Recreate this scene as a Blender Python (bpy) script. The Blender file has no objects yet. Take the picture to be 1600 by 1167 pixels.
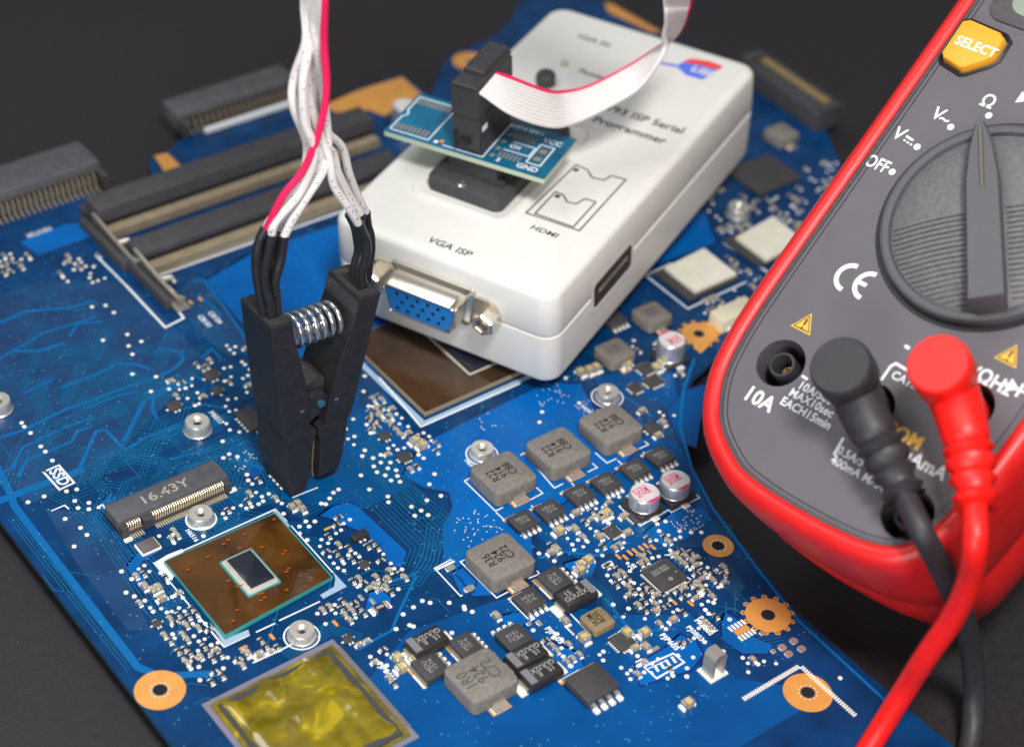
import bpy, math, random
from math import sin, cos, pi, radians, atan2, hypot
from mathutils import Vector as V, Matrix
random.seed(7)
SC = bpy.context.scene
COL = SC.collection
# ------------------------------------------------------------------ camera (1 unit = 1 cm)
FPX, CX, CY = 2983.805, 800.0, 533.5
def cam_axes(pitch, roll, yaw):
    fwd = V((sin(yaw)*cos(pitch), cos(yaw)*cos(pitch), -sin(pitch)))
    r = V((cos(yaw), -sin(yaw), 0)); d = fwd.cross(r)
    c, s = cos(roll), sin(roll)
    return c*r+s*d, -s*r+c*d, fwd
RX, RD, RF = cam_axes(radians(38.675), radians(-4.8965), radians(40.4698))
CAM = V((-18.80848505, -21.93498492, 24.2))
cd = bpy.data.cameras.new('camera'); cam = bpy.data.objects.new('camera', cd); COL.objects.link(cam)
m = Matrix.Identity(4)
for i in range(3):
    m[i][0] = RX[i]; m[i][1] = -RD[i]; m[i][2] = -RF[i]; m[i][3] = CAM[i]
cam.matrix_world = m
cd.sensor_width = 36; cd.lens = FPX/1600*36; cd.shift_y = -50/1600
cd.clip_start = 0.5; cd.clip_end = 2000
cd.dof.use_dof = True; cd.dof.focus_distance = 33.6; cd.dof.aperture_fstop = 0.135
cd.dof.aperture_blades = 7
SC.camera = cam
# ------------------------------------------------------------------ world, lamps, exposure
W = bpy.data.worlds.new('World'); SC.world = W; W.use_nodes = True
W.node_tree.nodes['Background'].inputs[0].default_value = (0.95, 0.97, 1.0, 1)
W.node_tree.nodes['Background'].inputs[1].default_value = 0.20
SC.view_settings.view_transform = 'Standard'; SC.view_settings.look = 'None'
SC.view_settings.exposure = 0; SC.view_settings.gamma = 1
def area_light(name, pos, target, sx, sy, power, col=(1, 1, 1)):
    l = bpy.data.lights.new(name, 'AREA'); l.shape = 'RECTANGLE'; l.size = sx; l.size_y = sy
    l.energy = power; l.color = col
    o = bpy.data.objects.new(name, l); COL.objects.link(o)
    o.location = pos
    o.rotation_euler = (V(target)-V(pos)).to_track_quat('-Z', 'Y').to_euler()
    return o
area_light('key_softbox', (-13, -24, 46), (0, -1, 0), 9, 8, 24500, (1.0, 0.985, 0.965))
area_light('overhead_softbox', (-14, 16, 46), (0, 0, 0), 30, 16, 7000, (0.93, 0.96, 1.0))
area_light('front_softbox', (-38, -30, 15), (0, 0, 1), 20, 16, 11000, (0.95, 0.97, 1.0))

# ------------------------------------------------------------------ pixel of the photograph -> point on a real plane
def ray(px, py): return RX*((px-CX)/FPX) + RD*((py-CY)/FPX) + RF
def at(px, py, z=0.0):
    w = ray(px, py); return CAM + w*((z-CAM.z)/w.z)
def aty(px, py, y):
    w = ray(px, py); return CAM + w*((y-CAM.y)/w.y)
def onplane(px, py, o, n):
    w = ray(px, py); return CAM + w*((o-CAM).dot(n)/w.dot(n))

# ------------------------------------------------------------------ materials
MATS = {}
def mat(name, col, rough=0.5, metal=0.0, spec=0.5, coat=0.0, noise=0.0, nscale=8.0, bump=0.0, bscale=40.0, col2=None, alpha=None):
    if name in MATS: return MATS[name]
    M = bpy.data.materials.new(name); M.use_nodes = True
    nt = M.node_tree; b = nt.nodes['Principled BSDF']
    b.inputs['Base Color'].default_value = (*col, 1); b.inputs['Roughness'].default_value = rough
    b.inputs['Metallic'].default_value = metal; b.inputs['Specular IOR Level'].default_value = spec
    b.inputs['Coat Weight'].default_value = coat; b.inputs['Coat Roughness'].default_value = 0.12
    tc = nt.nodes.new('ShaderNodeTexCoord')
    if noise > 0 or col2:
        n = nt.nodes.new('ShaderNodeTexNoise'); n.inputs['Scale'].default_value = nscale; n.inputs['Detail'].default_value = 6
        nt.links.new(tc.outputs['Object'], n.inputs['Vector'])
        r = nt.nodes.new('ShaderNodeValToRGB')
        r.color_ramp.elements[0].position = 0.32; r.color_ramp.elements[1].position = 0.68
        c2 = col2 if col2 else tuple(min(1, c*(1+noise)) for c in col)
        c1 = col if col2 else tuple(c*(1-noise) for c in col)
        r.color_ramp.elements[0].color = (*c1, 1); r.color_ramp.elements[1].color = (*c2, 1)
        nt.links.new(n.outputs['Fac'], r.inputs['Fac']); nt.links.new(r.outputs['Color'], b.inputs['Base Color'])
        mr = nt.nodes.new('ShaderNodeMapRange'); mr.inputs['To Min'].default_value = max(0.03, rough-0.08); mr.inputs['To Max'].default_value = min(1, rough+0.1)
        nt.links.new(n.outputs['Fac'], mr.inputs['Value']); nt.links.new(mr.outputs['Result'], b.inputs['Roughness'])
    if bump > 0:
        n2 = nt.nodes.new('ShaderNodeTexNoise'); n2.inputs['Scale'].default_value = bscale; n2.inputs['Detail'].default_value = 4
        nt.links.new(tc.outputs['Object'], n2.inputs['Vector'])
        bp = nt.nodes.new('ShaderNodeBump'); bp.inputs['Strength'].default_value = bump; bp.inputs['Distance'].default_value = 0.02
        nt.links.new(n2.outputs['Fac'], bp.inputs['Height']); nt.links.new(bp.outputs['Normal'], b.inputs['Normal'])
    MATS[name] = M
    return M
def speck(M, col, scale, thr, rough=0.6):
    """dust: tiny pale specks mixed into the base colour"""
    nt = M.node_tree; b = nt.nodes['Principled BSDF']
    tc = nt.nodes.new('ShaderNodeTexCoord'); vo = nt.nodes.new('ShaderNodeTexVoronoi'); vo.inputs['Scale'].default_value = scale
    nt.links.new(tc.outputs['Object'], vo.inputs['Vector'])
    n = nt.nodes.new('ShaderNodeTexNoise'); n.inputs['Scale'].default_value = scale*0.35; n.inputs['Detail'].default_value = 3
    nt.links.new(tc.outputs['Object'], n.inputs['Vector'])
    a = nt.nodes.new('ShaderNodeMath'); a.operation = 'LESS_THAN'; a.inputs[1].default_value = thr
    nt.links.new(vo.outputs['Distance'], a.inputs[0])
    g = nt.nodes.new('ShaderNodeMath'); g.operation = 'GREATER_THAN'; g.inputs[1].default_value = 0.58
    nt.links.new(n.outputs['Fac'], g.inputs[0])
    mu = nt.nodes.new('ShaderNodeMath'); mu.operation = 'MULTIPLY'
    nt.links.new(a.outputs[0], mu.inputs[0]); nt.links.new(g.outputs[0], mu.inputs[1])
    mx = nt.nodes.new('ShaderNodeMix'); mx.data_type = 'RGBA'
    bc = b.inputs['Base Color']
    if bc.is_linked: nt.links.new(bc.links[0].from_socket, mx.inputs[6])
    else: mx.inputs[6].default_value = bc.default_value
    mx.inputs[7].default_value = (*col, 1)
    nt.links.new(mu.outputs[0], mx.inputs[0]); nt.links.new(mx.outputs[2], bc)
    return M
M_table = speck(mat('table_leather', (0.018, 0.0155, 0.0175), 0.62, noise=0.12, nscale=6, bump=0.35, bscale=18), (0.16, 0.15, 0.15), 5, 0.045)
M_mask = mat('solder_mask_dark', (0.001, 0.038, 0.130), 0.24, coat=0.0, spec=.32, noise=0.3, nscale=1.3, bump=0.05, bscale=14)
M_pour = mat('solder_mask_over_copper', (0.0002, 0.112, 0.40), 0.30, coat=0.0, spec=.22, noise=0.10, nscale=1.0, bump=0.04, bscale=10)
M_pour2 = mat('solder_mask_mid', (0.0004, 0.068, 0.24), 0.30, coat=0.0, spec=.25, noise=0.12, nscale=1.0, bump=0.04, bscale=10)
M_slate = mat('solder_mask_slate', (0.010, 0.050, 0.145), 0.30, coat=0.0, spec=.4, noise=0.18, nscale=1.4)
M_trace = mat('trace_blue', (0.001, 0.125, 0.36), 0.3, spec=.3)
M_fine = mat('fine_trace', (0.003, 0.115, 0.27), 0.3, spec=.4)
M_moat = mat('moat_blue', (0.002, 0.02, 0.12), 0.32, coat=0.3)
M_fr4 = mat('board_edge', (0.012, 0.055, 0.12), 0.5, noise=0.3, nscale=20)
M_silk = mat('silkscreen_white', (0.78, 0.82, 0.86), 0.6)
M_copper = mat('bare_copper_gold', (0.78, 0.36, 0.085), 0.42, metal=0.25, noise=0.06, nscale=3)
M_solder = mat('solder_silver', (0.80, 0.78, 0.72), 0.25, metal=0.8, noise=0.1, nscale=30)
M_dot = mat('solder_dot', (0.90, 0.87, 0.78), 0.45, metal=0.1)
M_via = mat('via_ring', (0.06, 0.26, 0.42), 0.4)
M_ind = mat('inductor_grey', (0.200, 0.180, 0.158), 0.55, noise=0.16, nscale=12, bump=0.4, bscale=45)
M_indg = mat('inductor_gold', (0.25, 0.185, 0.095), 0.55, noise=0.12, nscale=12, bump=0.4, bscale=45)
M_ink = mat('black_ink', (0.012, 0.010, 0.008), 0.7)
M_inkg = mat('grey_ink', (0.075, 0.075, 0.078), 0.7)
M_greylet = mat('laser_grey', (0.30, 0.30, 0.29), 0.7)
M_epoxy = mat('chip_epoxy', (0.050, 0.048, 0.050), 0.55, noise=0.15, nscale=15, bump=0.3, bscale=70)
M_tant = mat('tantalum_epoxy', (0.028, 0.026, 0.028), 0.42, noise=0.12, nscale=10, bump=0.2, bscale=50)
M_band = mat('tantalum_band', (0.19, 0.19, 0.21), 0.5)
M_res = mat('resistor_black', (0.02, 0.018, 0.018), 0.5)
M_cer = mat('ceramic_tan', (0.42, 0.33, 0.21), 0.5)
M_cery = mat('ceramic_yellow', (0.55, 0.43, 0.16), 0.5)
M_alu = mat('capacitor_aluminium', (0.62, 0.63, 0.66), 0.33, metal=0.75, noise=0.05, nscale=5)
M_alut = mat('capacitor_top', (0.72, 0.71, 0.69), 0.45, metal=0.2, noise=0.06, nscale=9)
M_mag = mat('capacitor_magenta', (0.72, 0.012, 0.16), 0.5)
M_white = mat('white_paper', (0.75, 0.73, 0.60), 0.8, noise=0.05, nscale=4)
M_sub = mat('package_substrate', (0.04, 0.30, 0.30), 0.4, coat=0.2)
M_die = mat('silicon_die', (0.018, 0.020, 0.032), 0.16, coat=0.5)
M_glue = mat('underfill', (0.50, 0.47, 0.40), 0.5, noise=0.1, nscale=10)
M_conn = mat('connector_plastic', (0.052, 0.050, 0.055), 0.55, noise=0.12, nscale=6, bump=0.15, bscale=30)
M_conng = mat('connector_grey', (0.088, 0.086, 0.094), 0.55, noise=0.15, nscale=5, bump=0.2, bscale=40)
M_tan = mat('slot_contacts_tan', (0.34, 0.27, 0.18), 0.45, metal=0.2, noise=0.12, nscale=4)
M_gold = mat('contact_gold', (0.70, 0.50, 0.22), 0.3, metal=0.8)
M_pin = mat('pin_silver', (0.72, 0.66, 0.55), 0.28, metal=0.85)
M_cream = mat('cream_plastic', (0.66, 0.60, 0.44), 0.6)
M_box = mat('programmer_white', (0.76, 0.745, 0.70), 0.42, noise=0.015, nscale=3, bump=0.05, bscale=60)
M_seam = mat('seam_grey', (0.42, 0.41, 0.40), 0.6)
M_print = mat('box_print', (0.05, 0.05, 0.055), 0.6)
M_dsub = mat('nickel_shell', (0.66, 0.60, 0.51), 0.22, metal=0.92)
M_vga = mat('vga_blue', (0.012, 0.18, 0.52), 0.45)
M_black = mat('black_hole', (0.004, 0.004, 0.005), 0.8)
M_usbb = mat('usb_blue', (0.10, 0.17, 0.72), 0.5)
M_usbr = mat('usb_red', (0.80, 0.06, 0.05), 0.5)
M_led = mat('led_green', (0.42, 0.50, 0.30), 0.4)
M_adp = mat('adapter_mask_teal', (0.004, 0.13, 0.24), 0.3, coat=0.4, noise=0.2, nscale=2)
M_adpe = mat('adapter_edge', (0.50, 0.58, 0.42), 0.5)
M_idc = mat('idc_black', (0.040, 0.038, 0.040), 0.5, noise=0.1, nscale=8, bump=0.2, bscale=60)
M_rib = mat('ribbon_white', (0.72, 0.68, 0.66), 0.42, bump=0.03, bscale=30)
M_ribp = mat('ribbon_pink', (0.80, 0.012, 0.10), 0.4)
M_sleeve = mat('shrink_sleeve', (0.018, 0.017, 0.020), 0.42, bump=0.5, bscale=14)
M_clip = speck(mat('clip_plastic', (0.017, 0.016, 0.018), 0.5, noise=0.2, nscale=5, bump=0.3, bscale=60), (0.22, 0.22, 0.21), 26, 0.09)
M_clipt = speck(mat('clip_plastic_dusty', (0.036, 0.033, 0.034), 0.6, noise=0.25, nscale=5, bump=0.4, bscale=60), (0.3, 0.29, 0.27), 22, 0.16)
M_steel = mat('spring_steel', (0.70, 0.72, 0.76), 0.2, metal=0.95)
M_red = mat('holster_red', (0.68, 0.012, 0.012), 0.40, noise=0.06, nscale=3, bump=0.12, bscale=60)
M_face = speck(mat('meter_face_grey', (0.112, 0.101, 0.115), 0.5, noise=0.05, nscale=2, bump=0.12, bscale=80), (0.30, 0.28, 0.26), 7, 0.03)
M_faced = mat('meter_dark_rim', (0.075, 0.070, 0.075), 0.5, noise=0.15, nscale=12)
M_knob = mat('knob_grey', (0.150, 0.145, 0.150), 0.30, noise=0.18, nscale=14, bump=0.8, bscale=55)
M_knobd = mat('knob_bar', (0.080, 0.078, 0.086), 0.42, noise=0.06, nscale=8, bump=0.08, bscale=60)
M_groove = mat('groove_black', (0.008, 0.008, 0.009), 0.5)
M_mprint = mat('meter_print', (0.80, 0.80, 0.80), 0.6)
M_myel = mat('meter_yellow', (0.80, 0.46, 0.06), 0.55)
M_btn = mat('button_yellow', (0.84, 0.37, 0.02), 0.45)
M_lcd = mat('lcd_grey_green', (0.30, 0.35, 0.27), 0.25, coat=0.6)
M_lblack = mat('lead_black', (0.030, 0.028, 0.032), 0.5, noise=0.15, nscale=6, bump=0.15, bscale=60)
M_lred = mat('lead_red', (0.86, 0.010, 0.006), 0.42, noise=0.04, nscale=6, bump=0.1, bscale=60)
M_dust = mat('dusty_line', (0.16, 0.13, 0.095), 0.8)

def film_mat(name, c1, c2, c3, scale, thr):
    M = bpy.data.materials.new(name); M.use_nodes = True; nt = M.node_tree; b = nt.nodes['Principled BSDF']
    tc = nt.nodes.new('ShaderNodeTexCoord')
    n = nt.nodes.new('ShaderNodeTexNoise'); n.inputs['Scale'].default_value = scale; n.inputs['Detail'].default_value = 5; n.inputs['Distortion'].default_value = 0.8
    nt.links.new(tc.outputs['Object'], n.inputs['Vector'])
    r = nt.nodes.new('ShaderNodeValToRGB'); e = r.color_ramp.elements
    n.inputs['Detail'].default_value = 2; e[0].position = 0.35; e[0].color = (*c1, 1); e[1].position = thr; e[1].color = (*c2, 1)
    x = e.new(min(0.99, thr+0.07)); x.color = (*c3, 1)
    nt.links.new(n.outputs['Fac'], r.inputs['Fac']); nt.links.new(r.outputs['Color'], b.inputs['Base Color'])
    b.inputs['Roughness'].default_value = 0.10; b.inputs['Specular IOR Level'].default_value = 0.7
    b.inputs['Coat Weight'].default_value = 0.6; b.inputs['Coat Roughness'].default_value = 0.05
    n2 = nt.nodes.new('ShaderNodeTexNoise'); n2.inputs['Scale'].default_value = 1.6; n2.inputs['Detail'].default_value = 2
    nt.links.new(tc.outputs['Object'], n2.inputs['Vector'])
    bp = nt.nodes.new('ShaderNodeBump'); bp.inputs['Strength'].default_value = 0.35; bp.inputs['Distance'].default_value = 0.12
    nt.links.new(n2.outputs['Fac'], bp.inputs['Height']); nt.links.new(bp.outputs['Normal'], b.inputs['Normal'])
    return M
M_film = film_mat('amber_film', (0.045, 0.018, 0.003), (0.105, 0.042, 0.006), (0.16, 0.055, 0.006), 0.9, 0.62)
M_film2 = film_mat('amber_film_dark', (0.040, 0.020, 0.009), (0.075, 0.034, 0.010), (0.20, 0.06, 0.01), 0.8, 0.74)
M_filmy = film_mat('yellow_film', (0.13, 0.100, 0.001), (0.24, 0.185, 0.002), (0.40, 0.30, 0.006), 2.2, 0.60)

# ------------------------------------------------------------------ mesh helpers
class MB:
    def __init__(s): s.v = []; s.f = []; s.m = []; s.mats = []; s.k = 0
    def mi(s, M):
        if M not in s.mats: s.mats.append(M)
        return s.mats.index(M)
    def add(s, vs, fs, M):
        k = len(s.v); i = s.mi(M); s.v += [tuple(p) for p in vs]
        for f in fs: s.f.append([k+a for a in f]); s.m.append(i)
        return s
    def loft(s, loops, M, cap0=True, cap1=True, closed=True):
        n = len(loops[0]); vs = [p for l in loops for p in l]; fs = []
        for a in range(len(loops)-1):
            for i in range(n if closed else n-1):
                j = (i+1) % n
                fs.append((a*n+i, a*n+j, (a+1)*n+j, (a+1)*n+i))
        if cap0: fs.append(tuple(reversed(range(n))))
        if cap1: fs.append(tuple(range((len(loops)-1)*n, len(loops)*n)))
        return s.add(vs, fs, M)
    def box(s, c, d, M, rz=0.0):
        x, y, z = d[0]/2, d[1]/2, d[2]/2; C, S = cos(rz), sin(rz); vs = []
        for dz in (-z, z):
            for dx, dy in ((-x, -y), (x, -y), (x, y), (-x, y)):
                vs.append((c[0]+dx*C-dy*S, c[1]+dx*S+dy*C, c[2]+dz))
        return s.add(vs, [(3, 2, 1, 0), (4, 5, 6, 7), (0, 1, 5, 4), (1, 2, 6, 5), (2, 3, 7, 6), (3, 0, 4, 7)], M)
    def rbox(s, c, d, r, bev, M, n=3, rz=0.0, bot=0.0):
        """rounded box with its corners rounded in plan and a bevelled top edge; c = centre of the base"""
        L = []; lay = [(bot, 0)] + ([(0, bot)] if bot else []) + [(0, d[2]-bev), (bev*0.3, d[2]-bev*0.3), (bev, d[2])]
        for ins, z in lay: L.append([(c[0]+p[0], c[1]+p[1], c[2]+z) for p in rot2(rrect(d[0]-2*ins, d[1]-2*ins, max(0.001, r-ins*0.5), n), rz)])
        return s.loft(L, M)
    def lathe(s, prof, c, M, n=24, cap0=True, cap1=True):
        L = [[(c[0]+r*cos(2*pi*i/n), c[1]+r*sin(2*pi*i/n), c[2]+z) for i in range(n)] for r, z in prof]
        return s.loft(L, M, cap0, cap1)
    def tube(s, pts, rad, M, n=10, caps=True):
        pts = [V(p) for p in pts]; L = []; up = None
        for i, p in enumerate(pts):
            t = (pts[min(i+1, len(pts)-1)]-pts[max(i-1, 0)]).normalized()
            if up is None: up = t.orthogonal().normalized()
            up = (up - t*up.dot(t)).normalized(); w = t.cross(up)
            r = rad[i] if isinstance(rad, (list, tuple)) else rad
            L.append([tuple(p+up*(r*cos(2*pi*k/n))+w*(r*sin(2*pi*k/n))) for k in range(n)])
        return s.loft(L, M, caps, caps)
    def poly(s, pts, M, z=None):
        vs = [(p[0], p[1], p[2] if z is None else z) for p in pts]
        return s.add(vs, [tuple(range(len(vs)))], M)
    def ring(s, c, r0, r1, M, z, n=28):
        vs = []; fs = []
        for i in range(n):
            a = 2*pi*i/n
            vs += [(c[0]+r0*cos(a), c[1]+r0*sin(a), z), (c[0]+r1*cos(a), c[1]+r1*sin(a), z)]
        for i in range(n):
            j = (i+1) % n; fs.append((2*i, 2*i+1, 2*j+1, 2*j))
        return s.add(vs, fs, M)
    def disc(s, c, r, M, z, n=20): return s.poly([(c[0]+r*cos(2*pi*i/n), c[1]+r*sin(2*pi*i/n), z) for i in range(n)], M)
    def stroke(s, pts, w, M, z):
        """flat printed line of width w along a polyline, mitred"""
        s.k += 1; z = z+0.00005*(s.k % 40)
        P = [V((p[0], p[1])) for p in pts]; P = [p for i, p in enumerate(P) if i == 0 or (p-P[i-1]).length > 1e-4]
        if len(P) < 2: return s
        A = []; B = []
        for i, p in enumerate(P):
            d0 = (p-P[i-1]).normalized() if i else None; d1 = (P[i+1]-p).normalized() if i < len(P)-1 else None
            d = (d0+d1) if d0 and d1 else (d0 or d1)
            if d.length < 1e-3: d = d1
            d = d.normalized(); n = V((-d.y, d.x)); q = (d1 or d0); k = 1/max(0.5, abs(n.dot(V((-q.y, q.x)))))
            A.append(p+n*(w/2*k)); B.append(p-n*(w/2*k))
        n = len(P); vs = [(a.x, a.y, z) for a in A]+[(b.x, b.y, z) for b in B]
        return s.add(vs, [(n+i, n+i+1, i+1, i) for i in range(n-1)], M)
    def mesh(s, name, smooth=True):
        me = bpy.data.meshes.new(name); me.from_pydata(s.v, [], s.f)
        for M in s.mats: me.materials.append(M)
        me.polygons.foreach_set('material_index', s.m)
        me.polygons.foreach_set('use_smooth', [smooth]*len(s.f))
        me.update()
        if smooth: me.set_sharp_from_angle(angle=radians(38))
        return me
    def build(s, name, parent=None, smooth=True, loc=(0, 0, 0), rz=0, **k):
        return link(name, s.mesh(name, smooth), parent, loc, rz, **k)
def build_split(mb, name, parent, loc=(0, 0, 0), **k):
    par = list(range(len(mb.v)))
    def find(a):
        while par[a] != a: par[a] = par[par[a]]; a = par[a]
        return a
    for f in mb.f:
        r = find(f[0])
        for a in f[1:]: par[find(a)] = r
    G = {}
    for i, f in enumerate(mb.f): G.setdefault(find(f[0]), []).append(i)
    for fl in G.values():
        m2_ = MB(); ids = sorted({a for i in fl for a in mb.f[i]}); mp_ = {a: j for j, a in enumerate(ids)}
        m2_.v = [mb.v[a] for a in ids]
        for i in fl: m2_.f.append([mp_[a] for a in mb.f[i]]); m2_.m.append(m2_.mi(mb.mats[mb.m[i]]))
        m2_.build(name, parent, smooth=False, loc=loc, **k)
def rrect(w, d, r, n=4):
    out = []; r = min(r, w/2-1e-4, d/2-1e-4)
    for cx, cy, a0 in ((w/2-r, d/2-r, 0), (-w/2+r, d/2-r, 90), (-w/2+r, -d/2+r, 180), (w/2-r, -d/2+r, 270)):
        for i in range(n+1):
            a = radians(a0+90*i/n); out.append((cx+r*cos(a), cy+r*sin(a)))
    return out
def rot2(P, a):
    c, s = cos(a), sin(a); return [(x*c-y*s, x*s+y*c) for x, y in P]
def link(name, data, parent=None, loc=(0, 0, 0), rz=0, rot=None, label=None, kind=None):
    o = bpy.data.objects.new(name, data); COL.objects.link(o)
    if parent is not None: o.parent = parent
    o.location = loc; o.rotation_euler = rot if rot else (0, 0, rz)
    if label: o['label'] = label
    if kind: o['kind'] = kind
    return o
def thing(name, label, cat, loc=(0, 0, 0), matrix=None, group=None):
    o = bpy.data.objects.new(name, None); COL.objects.link(o); o.empty_display_size = 0.5
    if matrix is not None: o.matrix_world = matrix
    else: o.location = loc
    o['label'] = label; o['category'] = cat
    if group: o['group'] = group
    return o
def text(body, size, M, parent, loc, rz=0.0, align='CENTER', bold=0.0, sx=1.0, shear=0.0, rot=None, name='lettering', mirror=False):
    c = bpy.data.curves.new('lettering', 'FONT'); c.body = body; c.size = size
    c.align_x = align; c.align_y = 'CENTER'; c.offset = bold; c.shear = shear; c.resolution_u = 3
    c.space_line = 0.82; c.space_character = 1.0+bold*1.2/max(size, .01)
    t = bpy.data.objects.new('tmp', c)
    me = bpy.data.meshes.new_from_object(t); bpy.data.objects.remove(t); bpy.data.curves.remove(c)
    me.name = 'lettering'
    if sx != 1.0:
        for v in me.vertices: v.co.x *= sx
    me.materials.clear(); me.materials.append(M)
    return link(name, me, parent, loc, rz, rot=rot)
def catmull(P, n=8):
    P = [V(p) for p in P]; out = []
    for i in range(len(P)-1):
        p0 = P[max(i-1, 0)]; p1 = P[i]; p2 = P[i+1]; p3 = P[min(i+2, len(P)-1)]
        for k in range(n):
            t = k/n
            out.append(0.5*((2*p1)+(p2-p0)*t+(2*p0-5*p1+4*p2-p3)*t*t+(3*p1-p0-3*p2+p3)*t**3))
    out.append(P[-1]); return out

# ================================================================== THE TABLE
TZ = -0.48
mb = MB(); mb.add([(-160, -160, TZ), (160, -160, TZ), (160, 160, TZ), (-160, 160, TZ)], [(0, 1, 2, 3)], M_table)
t = mb.build('table_top', smooth=False); t['kind'] = 'structure'

# ================================================================== THE CIRCUIT BOARD
OUT = [(-12.6, 6.5)] + [tuple(at(x, y)[:2]) for x, y in ((0, 345), (60, 318), (150, 296), (170, 312), (238, 278), (232, 250), (262, 236), (300, 205), (440, 172), (505, 168), (560, 140), (628, 118), (672, 150), (700, 88), (770, 60), (800, 30), (822, -20), (905, -18), (960, 12), (1015, 45), (1090, 80), (1180, 118), (1235, 175), (1290, 205), (1312, 250), (1330, 330), (1300, 430), (1180, 520), (1118, 560), (1085, 590), (1068, 625), (1064, 660), (1072, 705), (1090, 755), (1120, 805), (1155, 845), (1195, 893), (1243, 953), (1300, 1003), (1370, 1064), (1420, 1108))]
OUT += [(0.6, -13.5), (-5.5, -13.5), (-6.4, -12.0), (-9.93, -7.2), (-9.93, 4.9)]
# the copy of the photograph's left edge is a straight line at x = -9.93; off-frame corner is a plain cut
OUT[0] = (-9.93, 6.2)
zoff = 0
OUT = [p for p in OUT if True]
ctr = V((-2.0, -2.0, -0.12))
board = thing('circuit_board', 'blue laptop motherboard covered in chips, coils and silver solder dots on the black table', 'circuit board', ctr)
def BL(p): return (p[0]-ctr.x, p[1]-ctr.y, (p[2] if len(p) > 2 else 0)-ctr.z)
def bl(name, mb, **k):
    return mb.build(name, board, loc=(-ctr.x, -ctr.y, -ctr.z), **k)
def bls(name, mb): build_split(mb, name, board, (-ctr.x, -ctr.y, -ctr.z))
# outline needs holes for the screw rings: holes are drilled plugs (dark recessed wells); the plate is a prism
import mathutils.geometry as geo
def prism(pts, z0, z1, Mtop, Mside):
    mb = MB(); n = len(pts)
    tri = geo.tessellate_polygon([[V((p[0], p[1], 0)) for p in pts]])
    area = sum(pts[i][0]*pts[(i+1) % n][1]-pts[(i+1) % n][0]*pts[i][1] for i in range(n))
    if area < 0: pts = pts[::-1]; tri = geo.tessellate_polygon([[V((p[0], p[1], 0)) for p in pts]])
    top = [(p[0], p[1], z1) for p in pts]; bot = [(p[0], p[1], z0) for p in pts]
    def up(t):
        a, b, c = (V((pts[i][0], pts[i][1])) for i in t)
        return t if (b-a).cross(c-a) > 0 else (t[0], t[2], t[1])
    mb.add(top, [up(tuple(t)) for t in tri], Mtop)
    mb.add(bot, [tuple(reversed(up(tuple(t)))) for t in tri], Mside)
    mb.add(bot+top, [(i, (i+1) % n, n+(i+1) % n, n+i) for i in range(n)], Mside)
    return mb
bl('substrate', prism(OUT, -0.12, 0.0, M_mask, M_fr4), smooth=False)
def w2(px, py): p = at(px, py); return (p.x, p.y)
OCC = []      # occupied footprints (world)
def occ(x, y, hw, hd): OCC.append((x-hw, y-hd, x+hw, y+hd))
def free(x, y, r):
    for a, b, c, d in OCC:
        if a-r < x < c+r and b-r < y < d+r: return False
    return True
def inpoly(x, y, P):
    r = False; j = len(P)-1
    for i in range(len(P)):
        if (P[i][1] > y) != (P[j][1] > y) and x < (P[j][0]-P[i][0])*(y-P[i][1])/(P[j][1]-P[i][1])+P[i][0]: r = not r
        j = i
    return r
# --- copper areas under the mask
pours = [[(628, 742), (660, 692), (852, 598), (908, 600), (930, 640), (965, 640), (1010, 690), (960, 740), (905, 770), (860, 800), (830, 830), (835, 880), (780, 930), (738, 932), (720, 905), (692, 880), (690, 822), (706, 792), (700, 770), (660, 762)],
 [(320, 438), (400, 392), (520, 352), (620, 352), (640, 520), (590, 560), (520, 566), (470, 560), (402, 525), (372, 500)],
 [(497, 806), (520, 790), (545, 784), (560, 790), (637, 862), (628, 888), (606, 884), (592, 852), (560, 830), (520, 812)],
 [(1005, 832), (1060, 792), (1100, 792), (1112, 812), (1070, 845), (1030, 852)],
 [(1040, 1010), (1062, 990), (1088, 1000), (1100, 1022), (1080, 1048), (1000, 1072), (990, 1040)],
 [(1126, 975), (1132, 955), (1150, 965), (1168, 990), (1210, 1008), (1200, 1022), (1160, 1022), (1128, 1000)],
 [(198, 884), (222, 852), (238, 850), (250, 862), (222, 878), (220, 892), (232, 916), (222, 925), (206, 905)],
 [(28, 378), (100, 350), (140, 348), (140, 372), (60, 400)],
 [(576, 925), (596, 920), (612, 934), (612, 950), (590, 962), (568, 955)],
 [(703, 895), (722, 885), (745, 908), (740, 925), (720, 930)],
 [(880, 880), (920, 868), (935, 880), (925, 900), (900, 905)],
 [(780, 962), (812, 955), (826, 968), (812, 985), (790, 985)],
 [(150, 792), (170, 772), (184, 778), (176, 795), (160, 800)],
 [(352, 700), (372, 690), (405, 706), (412, 740), (395, 748), (372, 728)],
 [(1105, 600), (1090, 700), (1060, 690), (1040, 640), (1070, 610)],
 [(860, 1000), (905, 1020), (925, 1068), (890, 1080), (850, 1040)],
 [(1000, 300+30), (1100, 330), (1120, 380), (1010, 420), (960, 400)]]
mb = MB()
def fillpoly(mb, P, M, z):
    tri = geo.tessellate_polygon([[V((p[0], p[1], 0)) for p in P]])
    def up(t):
        a, b, c = (V(P[i]) for i in t)
        return t if (b-a).cross(c-a) > 0 else (t[0], t[2], t[1])
    mb.add([(p[0], p[1], z) for p in P], [up(tuple(t)) for t in tri], M)
for i, P in enumerate(pours):
    W_ = [w2(*p) for p in P]
    fillpoly(mb, W_, M_pour if i not in (13, 14) else M_pour2, 0.0032+.0001*i)
    mb.stroke(W_+[W_[0], W_[1]], 0.035, M_moat, 0.005)
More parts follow.
